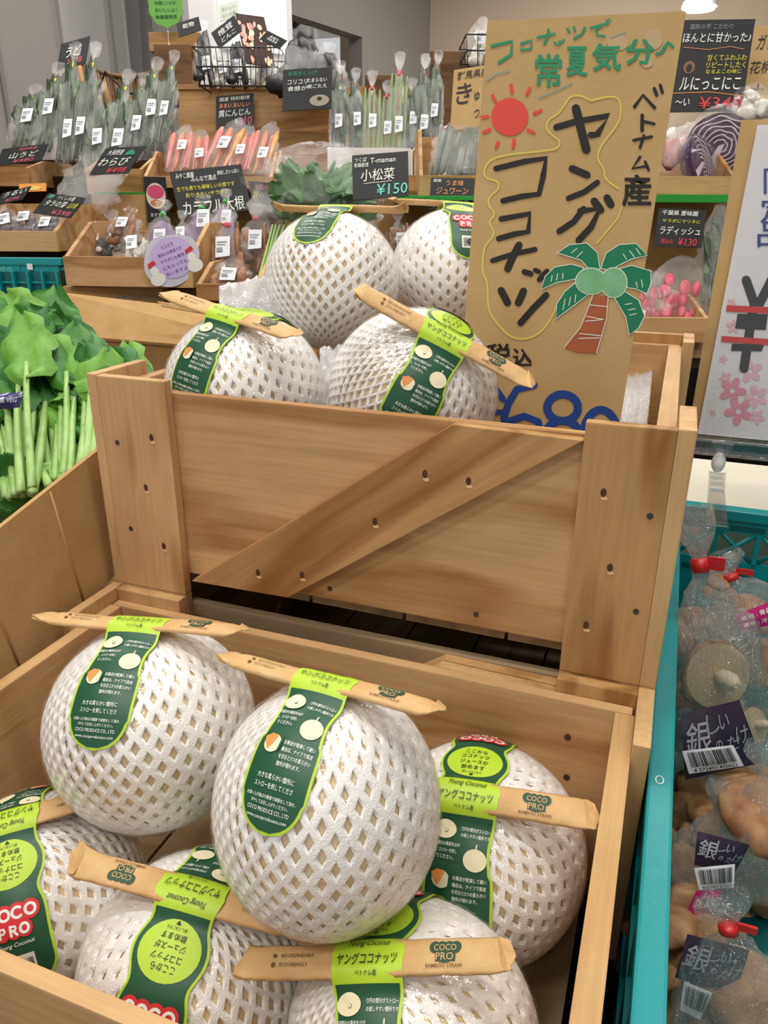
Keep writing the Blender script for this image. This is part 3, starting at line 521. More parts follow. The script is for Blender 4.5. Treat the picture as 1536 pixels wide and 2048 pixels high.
# =================================================================== TEAL BASKET WITH MUSHROOM BAGS
ZK = H-.372; xr = atZ(1334, 2048, ZK).x; xl = .0265; yf = atZ(1400, 1003, ZK).y; xR = .42; yn = .12; hb = .20
kb = empty('teal_basket', (xl, yn, ZK-hb), None, 'long teal plastic basket beside the wooden crates full of mushroom bags', 'basket')
W_, L_ = xR-xl, yf-yn
box('rim', (0, 0, hb-.014), (xr-xl, L_, hb), kb, TEAL, .002); box('rim', (W_-.02, 0, hb-.014), (W_, L_, hb), kb, TEAL, .002); box('rim', (xr-xl+.0002, L_-.022, hb-.014), (W_-.0202, L_, hb-.0003), kb, TEAL, .002); box('rim', (xr-xl+.0002, 0, hb-.014), (W_-.0202, .02, hb-.0003), kb, TEAL, .002)
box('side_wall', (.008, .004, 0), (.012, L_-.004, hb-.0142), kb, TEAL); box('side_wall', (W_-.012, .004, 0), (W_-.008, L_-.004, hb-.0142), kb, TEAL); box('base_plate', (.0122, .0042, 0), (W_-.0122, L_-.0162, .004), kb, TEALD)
box('end_wall', (.0122, .005, .0042), (W_-.0122, .009, hb-.0142), kb, TEAL)
for i in range(int(L_/.055)): box('outer_rib', (.001, .02+i*.055, .0), (.0078, .024+i*.055, hb-.0142), kb, TEAL)
for k in range(2): box('outer_ledge', (.0005, .005, .06+.07*k), (.0079, L_-.005, .064+.07*k), kb, TEAL)
# far end wall with real openings: band, ribs and diagonals
yw = L_-.016
box('lower_wall', (.0122, yw, .0042), (W_-.0122, yw+.006, hb-.075), kb, TEAL); box('band', (.0122, yw, hb-.033), (W_-.0122, yw+.006, hb-.0142), kb, TEAL)
for i in range(8):
    x = .0122+i*(W_-.0304)/7; box('rib', (x, yw-.003, hb-.0749), (x+.006, yw+.006, hb-.0331), kb, TEAL)
    if i < 7:
        x2 = x+(W_-.0304)/7; tube('diagonal_rib', [(x+.006, yw+.003, hb-.0749), (x2, yw+.003, hb-.0331)], .003, kb, TEAL); tube('diagonal_rib', [(x+.006, yw+.0035, hb-.0331), (x2, yw+.0035, hb-.0749)], .003, kb, TEAL)
for i in range(6): box('slot', (.03+i*.06, yw-.0008, hb-.094), (.062+i*.06, yw-.0001, hb-.086), kb, TEALD)
for i in range(5): box('slot', (.012+i*.07, yw-.0008, hb-.030), (.055+i*.07, yw-.0001, hb-.022), kb, TEALD)
pd = ch_ and atZ(1319, 1561, ZK); fo = Flat(); fo.stroke(MARK_W, [(.0026*cos(t), .0042*sin(t)) for t in [2*pi*i/14 for i in range(14)]], .0007, 1, True)
fo.build(kb, lambda x, y, h: Vector((pd.x-xl+x, pd.y-yn+y, hb+h)))
bs = empty('basket_stand', (xl, .1, 0), None, 'dark stand under the teal basket', 'stand'); box('stand_body', (.006, .03, 0), (W_, L_-.0, ZK-hb-.001), bs, DARK)
# mushroom pieces
CAPB = mat('mushroom_cap_brown', '8a5a38', .4, .5, (80, .4), var=('c79a6a', 1.6)); GILL = mat('mushroom_underside', 'dfc9a4', .6, .3, (160, .5), var=('c9a876', 60)); STEMM = mat('mushroom_stem', 'e6d4b4', .6)
def mush_fn(d): return Vector((d.x, d.y, d.z*.55 if d.z > 0 else max(d.z*.5, -.09)))
MC = [ball_mesh('cap', CAPB, 1, 1, 1, 24, 14, .12, s, mush_fn) for s in (1, 5)]
bm = bmesh.new(); bmesh.ops.create_circle(bm, cap_ends=True, segments=24, radius=.92)
GM = tomesh(bm, 'gills', GILL, True); SMm = ball_mesh('stem', STEMM, .26, .24, .5, 14, 9, .15, 3)
def mushroom(parent, loc, r, rot):
    g = empty('mushroom', loc, rot); g.scale = (r, r, r); g.parent = parent
    link('cap', rnd.choice(MC), g); o = link('gills', GM, g); o.location = (0, 0, -.10); o.scale = (1, 1, 1); s = link('stem', SMm, g); s.location = (.05, 0, -.5); return g
def crumple(name, prof, m, nseg=26, jit=.10, seed=0, flat=.75, smooth=False):
    V = []; Fc = []
    for i, (z, r) in enumerate(prof):
        for j in range(nseg):
            a = 2*pi*j/nseg; q = noise.noise(Vector((cos(a)*2.2, sin(a)*2.2, z*5+seed)))+.6*noise.noise(Vector((cos(a)*6, sin(a)*6, z*9+seed)))
            k = r*(1+jit*2.2*q); V.append((k*cos(a)*.5, k*sin(a)*.5*flat, z+.03*q*(0 < i < len(prof)-1)))
        if i:
            for j in range(nseg): p = (i-1)*nseg+j; s = (i-1)*nseg+(j+1) % nseg; Fc.append((p, s, s+nseg, p+nseg))
    return pydata(name, V, Fc, m, smooth)
def interp(prof, n):
    out = []; L = len(prof)-1
    for i in range(n+1):
        z = prof[0][0]+(prof[-1][0]-prof[0][0])*i/n
        for k in range(L):
            if prof[k][0] <= z <= prof[k+1][0]+1e-9: t = (z-prof[k][0])/(prof[k+1][0]-prof[k][0]); t = t*t*(3-2*t); out.append((z, prof[k][1]*(1-t)+prof[k+1][1]*t)); break
    return out
BP = [(0, .25), (.06, .85), (.25, 1.0), (.5, .92), (.68, .55), (.78, .12), (.82, .12), (.9, .32), (1.0, .48)]
LBLP = mat('mushroom_label_film', '2a2434', .3, .5, var=('3b2740', 40), coat=.5); SILV = mat('silver_print', 'a9a9b4', .3); MAGP = mat('magenta_sticker', 'b5156d', .4)
MBAGS = [crumple('bag_film', interp([(0, .3), (.06, .9), (.25, 1.05), (.5, .9), (.66, .5), (.76, .13), (.80, .13), (.92, .42), (1.0, .36)], 26), FILMM, 30, .10, s, .7, True) for s in (0, 3, 6)]
REDT = mat('red_tape', 'd01f22', .4, .5, coat=.4)
def quadpatch(name, px4, D, m, parent, org, bow=.0):
    P4 = [at(x, y, D if not isinstance(D, (list, tuple)) else D[i]) for i, (x, y) in enumerate(px4)]
    n = 8; V = []; Fc = []
    nrm = (P4[1]-P4[0]).cross(P4[3]-P4[0]).normalized(); nrm = nrm if nrm.dot(CAMP-P4[0]) > 0 else -nrm
    fn = lambda u, v, h: (P4[0].lerp(P4[1], u)).lerp(P4[3].lerp(P4[2], u), v)-org+nrm*(h+bow*sin(pi*u)*sin(pi*v))
    for i in range(n+1):
        for j in range(n+1): V.append(fn(i/n, j/n, 0))
        if i:
            for j in range(n): p = (i-1)*(n+1)+j; Fc.append((p, p+1, p+n+2, p+n+1))
    return link(name, pydata(name, V, Fc, m, True), parent), fn
def mushbag(base, top, wpx, D, v, label, mush, lab=None, tape=True, dtop=0):
    A, T_ = at(*base, D), at(*top, D+dtop); zz = (T_-A); h = zz.length; zz.normalize(); x = (r2-zz*r2.dot(zz)).normalized(); y = zz.cross(x); w = wpx*D/F
    g = empty('mushroom_bag', A, None, label, 'bag', 'bagged mushrooms in the teal basket')
    f = link('bag_film', MBAGS[v], g); f.matrix_local = Matrix((x, y, zz)).transposed().to_4x4() @ Matrix.Diagonal((w, w, h, 1))
    if tape:
        for s in (0,): o = tube('red_tape', [zz*h*.755, zz*h*.805], w*.085, g, REDT, 10); q = box('tape_end', (0, -.001, 0), (w*.16, .001, h*.05), g, REDT); q.location = zz*h*.78+x*w*.15-y*.002
    for (px, py, r, rot, dd) in mush: mushroom(g, at(px, py, D+dd)-A, r, rot)
    rr = random.Random(v*7+int(D*100))
    for i in range(7):
        q = rr.uniform(-.38, .38); mushroom(g, zz*h*rr.uniform(.02, .5)+x*w*q-y*w*.0+fwd*rr.uniform(.05, .11), rr.uniform(.02, .032), faceR(rr.uniform(-.6, .9), rr.uniform(-1, 1)))
    if lab: lab(g, A)
    return g
FACE = Euler((radians(60), 0, YAW)).to_matrix().to_euler()
def faceR(tilt, yaw=0, roll=0): return (Matrix.Rotation(YAW+yaw, 3, 'Z') @ Matrix.Rotation(tilt, 3, 'X') @ Matrix.Rotation(roll, 3, 'Y')).to_euler()
def biglabel(q, D, bars=None, kanji='銀の', size=1, mag=None):
    def f(g, A):
        o, fn = quadpatch('printed_label', q, D, LBLP, g, A, .004); l = Flat()
        l.text(SILV, '銀', .22, -.42, .36, .52, slant=.1); l.text(SILV, 'の', .49, -.56, .10, .14)
        for ch, x, y, s in (('し', .46, -.24, .26), ('い', .64, -.24, .2), ('た', .68, -.58, .2), ('け', .85, -.50, .24)): l.text(GREY, ch, x, y, s*.8, s*1.1, slant=.2)
        l.build(o, lambda u, v, h: fn(u, -v, h), base=.0006)
    return f
def barc(q, D, dig=True):
    def f(g, A):
        o, fn = quadpatch('barcode_sticker', q, D, STICK, g, A, .002); l = Flat(); l.bars(BLACK, .08, -.72, .92, -.08, 9, 2)
        if dig: l.text(BLACK, '4 575493 470022', .5, -.86, .8, .16)
        l.build(o, lambda u, v, h: fn(u, -v, h), base=.0006)
    return f
def magst(q, D):
    def f(g, A):
        o, fn = quadpatch('magenta_sticker', q, D, MAGP, g, A, .002); l = Flat(); l.text(WHITE, '産地 : 青森県', .5, -.3, .8, .24); l.text(WHITE, '賞味 : 冷蔵庫', .5, -.7, .8, .24); l.build(o, lambda u, v, h: fn(u, -v, h), base=.0006)
    return f
def many(*fs_): return lambda g, A: [f(g, A) for f in fs_]
D1 = .74
mushbag((1452, 1560), (1385, 1010), 205, D1, 0, 'tall mushroom bag with red tape neck and dark printed label, nearest the wooden crate', [(1432, 1350, .036, faceR(-1.9, .1), .02), (1508, 1450, .018, faceR(-2.2, .5), .0), (1390, 1480, .026, faceR(.4), .06), (1480, 1560, .034, faceR(.5), .06), (1400, 1590, .03, faceR(.6, 1), .06)],
        many(biglabel([(1362, 1428), (1478, 1400), (1526, 1525), (1370, 1560)], D1-.045), barc([(1364, 1502), (1466, 1490), (1488, 1532), (1378, 1548)], D1-.050)))
mushbag((1530, 1330), (1440, 1105), 200, .86, 1, 'mushroom bag lying at the far end of the teal basket with magenta sticker', [(1436, 1165, .013, faceR(.3), 0), (1500, 1230, .028, faceR(.4), 0), (1530, 1330, .034, faceR(.5, .4), 0)], magst([(1468, 1232), (1560, 1195), (1570, 1245), (1480, 1262)], .80))
mushbag((1390, 1850), (1450, 1560), 170, .64, 2, 'mushroom bag with a torn white label above a magenta sticker', [(1370, 1740, .022, faceR(.5), .01), (1400, 1850, .028, faceR(.4, 1), .03), (1460, 1800, .03, faceR(.3), .04)],
        many(biglabel([(1395, 1662), (1500, 1690), (1470, 1745), (1388, 1730)], .585), barc([(1388, 1736), (1470, 1728), (1468, 1775), (1398, 1780)], .58), magst([(1392, 1782), (1443, 1780), (1412, 1856), (1358, 1856)], .58)), False)
mushbag((1540, 1800), (1530, 1480), 190, .62, 1, 'mushroom bag with round brown cap at the right edge of the photo', [(1530, 1635, .036, faceR(.3), 0), (1510, 1760, .03, faceR(.8, 1), .04)], None, False)
mushbag((1400, 2090), (1420, 1800), 150, .56, 0, 'mushroom bag with big silver character label near the bottom', [(1360, 1900, .022, faceR(.4), .02), (1430, 1870, .022, faceR(-.8), .02), (1370, 2000, .03, faceR(.6), .03)],
        many(biglabel([(1375, 1868), (1500, 1900), (1470, 1990), (1350, 1955)], .515), barc([(1368, 1962), (1425, 1985), (1400, 2040), (1360, 2020)], .51, False)), False)
mushbag((1480, 2130), (1450, 1780), 230, .50, 2, 'mushroom bag with glossy brown cap cut by the bottom right corner', [(1500, 2000, .034, faceR(.25), .02), (1440, 2050, .028, faceR(.5, 1), .03)], None, True)
# pale box and dark shelf beyond the basket
zc = H-.40
wb = empty('white_foam_box', (0, 0, 0), None, 'cream foam box lying behind the teal basket', 'box')
q1, q2 = atZ(1340, 1006, zc), atZ(1330, 925, zc); box('box_body', (.03, q1.y-.02, zc-.30), (.75, q2.y, zc), wb, mat('cream_foam', 'd9d3bf', .8)); box('box_lid', (.025, q1.y-.025, zc), (.755, q2.y+.005, zc+.012), wb, mat('cream_foam_lid', 'dfdac8', .8), .003)
box('box_foot', (.04, q1.y, 0), (.74, q2.y-.01, zc-.3005), wb, DARK)
# =================================================================== CARDBOARD BOX WITH GREENS
def atX(px, py, X): d = ray(px, py); return CAMP+d*(X/d.x)
gb = empty('produce_box', (0, 0, 0), None, 'large open cardboard box of leafy greens left of the wooden crates', 'box')
def sheet(name, pts, parent, m, th=.005, sub=1):
    V = [Vector(p) for p in pts]; n = (V[1]-V[0]).cross(V[2]-V[0]).normalized()
    if n.dot(CAMP-V[0]) < 0: n = -n
    k = len(V); V += [p-n*th for p in V]
    return link(name, pydata(name, V, [tuple(range(k)), tuple(range(k, 2*k))[::-1]]+[(i, i+k, (i+1) % k+k, (i+1) % k) for i in range(k)], m), parent)
xa = -.492
f1, f2 = atX(232, 872, xa), atX(262, 1110, xa+.006); f3, f4 = atX(-260, 1262, xa-.008), atX(-130, 1590, xa)
fo_ = sheet('right_flap', [f1, f2, f4, f3], gb, CARD)
for k in (.34, .66):
    a_, b_ = f1.lerp(f3, k), f2.lerp(f4, k-.06); tube('flap_crease', [a_.lerp(b_, t) for t in (.02, .5, .98)], .0012, gb, CARD)
for (p, q, r_, s_) in (((60, 1000), (240, 1215), 0, 0), ((130, 960), (215, 1060), 0, 0)): pass
yb_ = 1.03; bt = [atY(110, 583, yb_+.06), atY(640, 645, yb_+.08), atY(640, 712, yb_), atY(110, 668, yb_)]
sheet('back_flap', bt, gb, CARD)
c1, c2 = atY(60, 664, yb_+.004), atY(640, 712, yb_+.004)
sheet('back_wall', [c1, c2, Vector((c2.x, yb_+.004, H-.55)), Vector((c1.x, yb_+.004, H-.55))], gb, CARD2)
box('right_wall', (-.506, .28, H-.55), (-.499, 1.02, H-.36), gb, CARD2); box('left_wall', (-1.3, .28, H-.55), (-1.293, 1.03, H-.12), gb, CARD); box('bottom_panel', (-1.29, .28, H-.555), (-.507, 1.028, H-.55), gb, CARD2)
sf = sheet('folded_tab', [atY(315, 602, yb_-.01), atY(640, 650, yb_-.01), atY(600, 662, yb_-.02), atY(322, 612, yb_-.012)], gb, PAPER, .002)
STG = mat('stem_green', '93bb60', .4, .5, var=('abc983', 10)); LFM = [mat('leaf_green', '4a8a2c', .45, .5, (60, .5), var=('387526', 8)), mat('leaf_bright', '79aa3a', .45, .5, (60, .5), var=('5f9a32', 8)), mat('leaf_deep', '2f6a26', .45, .5, (60, .5), var=('3d7a2e', 8))]
def leafmesh(seed, m):
    nu, nv = 9, 12; V = []; Fc = []; r = random.Random(seed); ph = r.random()*6
    for j in range(nv+1):
        t = j/nv; w = (max(0, 1-abs((t-.55)/.46)**3.2)**.6)*.46*(.75+.25*t)*(1+.10*sin(t*19+ph))
        for i in range(nu+1):
            u = i/nu*2-1; e = abs(u); V.append((u*w*(1+.07*sin(t*31+ph+(3 if u > 0 else 0))*e), .16*e*e*w*2+.09*e*sin(t*16+ph+u*2)-.30*t*t+.05*sin(u*5+ph), t*(1-.04*e*sin(ph+t*23))))
        if j:
            for i in range(nu): p = (j-1)*(nu+1)+i; Fc.append((p, p+1, p+nu+2, p+nu+1))
    return pydata('leaf', V, Fc, m, True)
LEAVES = [leafmesh(s, LFM[s % 3]) for s in range(9)]
STEMS = []
for s in range(4):
    bm = bmesh.new(); r = random.Random(s); tube_into(bm, [(.02*sin(t*3+s), .04*t*(1-t)*(1 if s % 2 else -1), t) for t in [i/8 for i in range(9)]], .05, 8, True, [.046-.016*i/8 for i in range(9)]); STEMS.append(tomesh(bm, 'stem', STG, True))
def orient(o, a, b, w, roll, up=None):
    z = (b-a); L = z.length; z.normalize(); ref = Vector((cos(roll), sin(roll), 0)); x = (rt*cos(roll)-fwd*sin(roll)); x = (x-z*x.dot(z)).normalized(); y = z.cross(x)
    o.matrix_local = Matrix.Translation(a) @ Matrix((x, y, z)).transposed().to_4x4() @ Matrix.Diagonal((w, w, L, 1))
def bunch(label, root, tip, n, spread, D0, D1_, seed, tape=None, lw_=.075, stemfrac=.6):
    r = random.Random(seed); A = at(*root, D0); g = empty('greens_bunch', A, None, label, 'vegetable', 'bunches of greens in the cardboard box')
    for i in range(n):
        u = (i+.5)/n*2-1+r.uniform(-.12, .12); a = at(root[0]+u*spread*.35, root[1]+r.uniform(-12, 12), D0+r.uniform(-.012, .03))-A
        tp = at(tip[0]+u*spread+r.uniform(-20, 20), tip[1]+abs(u)*40+r.uniform(-45, 140), D1_+r.uniform(-.03, .03))-A; mid = a.lerp(tp, stemfrac+r.uniform(-.10, .10)); mid += Vector((0, 0, .012))
        o = link('stem', STEMS[i % 4], g); orient(o, a, mid, r.uniform(.085, .125), r.uniform(0, 3))
        o = link('leaf', LEAVES[r.randrange(9)], g); orient(o, a.lerp(mid, .78), tp, lw_*r.uniform(.85, 1.4), r.uniform(-.7, .7))
    if tape: tape(g, A)
    return g
def ptape(g, A):
    o, fn = quadpatch('purple_tape', [(-40, 790), (46, 783), (40, 815), (-40, 822)], .735, mat('purple_tape', '2d2466', .3, coat=.6), g, A, .006); l = Flat(); l.text(STICK, '高木農 VEG', .62, -.5, .6, .4); l.build(o, lambda u, v, h: fn(u, -v, h+.0005), base=.0004)
bunch('bunch of leafy greens at the left edge with purple printed tape', (40, 985), (15, 655), 16, 70, .74, .92, 1, ptape)
bunch('bunch of leafy greens whose pale stems stand in the middle of the box', (120, 960), (120, 690), 17, 75, .76, .95, 2)
bunch('bunch of leafy greens leaning on the wooden crate corner', (175, 935), (218, 712), 16, 40, .74, .90, 3, None, .06)
bunch('leafy greens at the back of the cardboard box below its flap', (120, 780), (85, 625), 16, 90, .90, 1.0, 4, None, .07)
bunch('lowest bunch of greens showing leaf tips over the big cardboard flap', (150, 940), (-10, 1000), 8, 40, .80, .77, 5, None, .05)
bunch('bunch of dark greens squeezed behind the crate corner post', (215, 860), (215, 760), 12, 34, .80, .93, 6, None, .06)
# bubble wrap sheets tucked into the upper crate
def wrapsheet(px4, D, seed, label):
    P4 = [at(x, y, D[i]) for i, (x, y) in enumerate(px4)]; O = P4[0]; n = 22; V = []; Fc = []
    nrm = (P4[1]-P4[0]).cross(P4[3]-P4[0]).normalized()
    for i in range(n+1):
        for j in range(n+1):
            u, v = i/n, j/n; p = P4[0].lerp(P4[1], u).lerp(P4[3].lerp(P4[2], u), v)-O
            V.append(p+nrm*(.012*noise.noise(Vector((u*3, v*3, seed)))+.005*noise.noise(Vector((u*11, v*11, seed))))+UP*.006*noise.noise(Vector((u*7, 0, seed+v))))
        if i:
            for j in range(n): p = (i-1)*(n+1)+j; Fc.append((p, p+1, p+n+2, p+n+1))
    o = link('bubble_wrap', pydata('bubble_wrap', V, Fc, BUBB, True)); o.location = O; md = o.modifiers.new('t', 'SOLIDIFY'); md.thickness = .002; tag(o, label, 'packing', 'bubble wrap in the upper crate')
wrapsheet([(438, 572), (560, 545), (620, 800), (440, 790)], (.80, .84, .80, .76), 1, 'grey bubble wrap sheet bulging beside the back left coconut')
wrapsheet([(640, 695), (720, 690), (730, 900), (640, 900)], (.78, .78, .72, .72), 2, 'bubble wrap between the two front coconuts of the upper crate')
wrapsheet([(1235, 700), (1312, 680), (1290, 900), (1205, 900)], (.98, .98, .78, .78), 3, 'bubble wrap piece behind the cardboard sign at the right crate side')
# =================================================================== BACKGROUND DISPLAY
RF = Matrix.Rotation(YAW, 3, 'Z')
def W(px, py, D): return at(px, py, D)
def fbox(name, rect, D, dep, m, parent=None, bev=.001, yaw=0, label=None, cat=None, group=None, kind=None):
    """upright block facing the aisle whose front covers the rect at distance D"""
    x0, y0, x1, y1 = rect; a = W((x0+x1)/2, (y0+y1)/2, D); w = (x1-x0)*D/F; h = (y1-y0)*D/F/cos(P)*.985
    bm = bmesh.new(); Mx = Matrix.Rotation(YAW+yaw, 4, 'Z'); boxv(bm, -w/2, w/2, 0, dep, -h/2, h/2); me = tomesh(bm, name, m, bevel=bev)
    o = link(name, me, parent, label=None, kind=kind)
    o.matrix_local = Matrix.Translation(a-(parent.location if parent else Vector())) @ Mx
    if cat: tag(o, label, cat, group)
    return o
def lp(o, x, y, z): return o.matrix_world @ Vector((x, y, z))
def tray(rect, D, dep, label, m=None, side=.0, back=0, yaw=0, group='wooden display trays', lean=0, feet=True, th=.008):
    """open wooden tray: rect = its front board; sides rise to the back by 'side'"""
    x0, y0, x1, y1 = rect; w = (x1-x0)*D/F; h = (y1-y0)*D/F/cos(P); m = m or W1
    g = empty('wooden_tray', W((x0+x1)/2, y1, D), (lean, 0, YAW+yaw), label, 'tray', group)
    plank('front_board', (-w/2, 0, 0), (w/2, th, h), g, m); plank('bottom_board', (-w/2+th, th, 0), (w/2-th, dep-th, th*.7), g, W3); plank('back_board', (-w/2, dep-th, 0), (w/2, dep, h+side+back), g, m)
    for s in (-1, 1):
        xa, xb = sorted((s*w/2, s*(w/2-th))); ys = [(th, 0), (dep-th, 0), (dep-th, h+side), (th+dep*.35, h+side), (th, h)]
        V = [(xa, y, z) for y, z in ys]+[(xb, y, z) for y, z in ys]
        link('side_board', pydata('side_board', V, [(0, 1, 2, 3, 4), (9, 8, 7, 6, 5)]+[(i, i+5, (i+1) % 5+5, (i+1) % 5) for i in range(5)], W4 if s > 0 else m), g)
    return g
# ---- chalk signs
def sign(px4, D, label, texts, m=CHALK, name='price_card', group='hand-lettered price cards', th=.0025, extra=None, cat='sign'):
    DD = D if isinstance(D, (list, tuple)) else (D, D, D); tl, tr, bl = W(*px4[0], DD[0]), W(*px4[1], DD[1]), W(*px4[3], DD[2])
    o, mp2, ex, ey, n = plane_board(name, label, cat, tl, tr, bl, m, th, group); l = Flat()
    for (mm, t, u, v, wd, hh) in texts:
        if isinstance(t, str): l.text(mm, t, u, -v, wd, hh, slant=.06)
    if extra: extra(l)
    l.build(o, lambda u, v, h: mp2(u, -v, h), base=.0008, step=.0005); return o
WK = MARK_W
def clipstem(o, px, py, D, L=.12): tube('sign_stem', [W(px, py, D)-o.location, W(px, py, D)-o.location-UP*L], .003, o, ACR)
sign([(122, 88), (180, 72), (165, 133), (113, 142)], 2.3, 'small black card above the left greens reading udo', [(WK, 'うど', .5, .42, .5, .4), (PINK, '¥398', .6, .8, .5, .25)])
sign([(5, 298), (97, 287), (76, 328), (-10, 332)], 1.75, 'black card reading yamaudo with red price at far left', [(PINK, '長野県産', .6, .18, .4, .16), (WK, '山うど', .55, .52, .6, .34), (PINK, '¥480', .6, .86, .45, .22)])
o = sign([(212, 296), (290, 292), (262, 355), (178, 350)], 1.7, 'white-edged black card with green hill mark and red price under the greens', [(WK, '大長野産', .35, .2, .4, .2), (WK, 'わらび', .45, .55, .75, .32), (RED, '¥498', .65, .87, .5, .2)], extra=lambda l: l.poly(MARK_G, [(.6, -.32), (.66, -.16), (.74, -.12), (.84, -.2), (.88, -.32)], 2))
sign([(5, 386), (62, 372), (50, 410), (-12, 412)], 1.55, 'dark card at the left edge beside an orange flame sign', [(WK, 'うるい', .55, .3, .8, .4), (PINK, '¥298', .6, .8, .5, .25)])
fl_ = [(38, 378), (52, 370), (70, 368), (92, 371), (88, 378), (66, 381), (52, 380)]
o, mpx, *_ = plane_board('flame_card', 'orange flame shaped card at the far left', 'sign', W(38, 368, 1.6), W(92, 366, 1.6), W(38, 384, 1.6), mat('flame_orange', 'f0a040', .5), .002, 'hand-lettered price cards')
f_ = Flat(); f_.poly(mat('flame_yellow', 'f4d060'), [(.1, -.8), (.3, -.4), (.6, -.3), (.9, -.5), (.7, -.85)], 1); f_.build(o, lambda u, v, h: mpx(u, -v, h), base=.0006)
sign([(97, 386), (172, 396), (140, 432), (65, 426)], 1.5, 'plastic-sleeved black card with white lettering and red price over grey bags', [(TEALI, '長野', .15, .15, .14, .18), (WK, 'つくしの里', .55, .15, .45, .18), (WK, 'タラの芽', .4, .45, .55, .3), (YEL, '山の幸', .85, .45, .22, .3), (PINK, '¥398', .7, .84, .5, .24)])
sign([(338, 344), (482, 328), (500, 418), (360, 436)], 1.60, 'large black card reading colourful radish above the purple bags', [(WK, 'みやこ農園', .2, .12, .25, .12), (WK, 'みんなで満点', .45, .22, .35, .12), (WK, '美味しさいっぱい', .8, .14, .3, .1), (YEL, '生でも煮ても美味しい大根です', .45, .4, .8, .1), (YEL, '彩りきれいサラダに', .45, .55, .6, .1), (WK, 'カラフル大根', .5, .82, .85, .3)])
sign([(496, 362), (545, 366), (545, 405), (505, 405)], 1.66, 'small dark card with pink and yellow writing', [(PINK, '紅芯大根', .6, .25, .7, .25), (YEL, '甘い', .3, .6, .4, .3)])
sign([(432, 193), (507, 186), (508, 248), (432, 259)], 2.27, 'black card with pink price hung on the plank wall above the carrots', [(WK, '国産 特別栽培', .5, .12, .8, .12), (ORI, 'あまい おいしい', .5, .32, .8, .14), (WK, '黄にんじん', .5, .55, .85, .22), (WK, '¥', .55, .82, .08, .16), (PINK, '210', .78, .82, .36, .24)])
sign([(704, 311), (816, 302), (818, 392), (706, 400)], 1.36, 'black card reading komatsuna with teal price beside the leafy bag', [(WK, 'つくば', .15, .12, .22, .1), (WK, '有機栽培', .16, .24, .26, .1), (WK, 'T-maman', .55, .16, .45, .12), (WK, '小松菜', .45, .48, .6, .27), (TEALI, '¥150', .7, .82, .55, .25)], extra=lambda l: l.stroke(WK, [(.2, -.66), (.7, -.64)], .012, 1))
sign([(862, 355), (950, 357), (948, 416), (858, 418)], 1.6, 'black card with orange lettering about juicy thick shiitake', [(WK, '国産', .15, .1, .18, .1), (ORI, 'うま味', .55, .17, .4, .18), (ORI, 'ジュワーン', .5, .42, .72, .22), (WK, '肉厚しいたけ', .6, .8, 1.0, .3)])
def mush_x(l): l.disc(mat('chalk_tan', 'a39a86'), .75, -.80, .2, .14, 1); l.disc(CHALK, .75, -.76, .05, .05, 2)
sign([(566, 140), (664, 134), (655, 218), (565, 222)], 1.95, 'large black chalk card with green heading before the black bag', [(MARK_G, '木耳きくらげ', .4, .12, .6, .12), (WK, 'コリコリ', .3, .32, .4, .12), (WK, '食感が', .3, .48, .4, .12), (WK, 'たまらない', .7, .3, .4, .1), (WK, '歯ごたえ', .7, .45, .4, .1)], extra=mush_x)
sign([(352, 47), (397, 33), (403, 70), (358, 74)], 2.2, 'small black card on the wooden post top', [(WK, '乾物', .5, .4, .5, .35)])
sign([(422, 66), (468, 30), (477, 56), (438, 97)], 2.15, 'tilted black card left of the food photo poster', [(WK, '椎茸', .5, .35, .6, .35), (WK, 'どんこ', .5, .75, .6, .25)])
sign([(519, 78), (535, 61), (576, 77), (558, 98)], (2.0, 2.0, 2.0), 'small black card stuck across the food photo poster', [(WK, '昆布', .5, .5, .5, .5)])
sign([(437, 12), (475, 0), (480, 32), (440, 44)], 2.3, 'pale green handwritten note beside the poster', [(GREY, 'おいしい', .5, .3, .7, .2), (GREY, 'だしの素', .5, .7, .7, .2)], m=mat('pale_note', 'cfd6c4', .8))
# food photo poster: small flat shapes of orange and red
ph = [ (469, 28), (525, 60), (560, 122), (490, 125)]
o, mpx, *_ = plane_board('food_poster', 'food photo poster with red and orange vegetables on dark ground', 'poster', W(470, 26, 2.25), W(528, 34, 2.25), W(492, 126, 2.2), mat('poster_dark', '4a3b38', .8, .1), .003)
f_ = Flat()
for i in range(26): f_.disc(rnd.choice((mat('photo_orange', 'e0845a', .4), mat('photo_red', 'c94f45', .4), mat('photo_tan', 'd9b48a', .4))), .08+.84*rnd.random(), -(.06+.88*rnd.random()), .05+.06*rnd.random(), .03+.04*rnd.random(), 1+.05*i, 10, rnd.random()*3)
f_.build(o, lambda u, v, h: mpx(u, -v, h), {'photo_orange': 'printed_picture', 'photo_red': 'printed_picture', 'photo_tan': 'printed_picture'}, base=.0006)
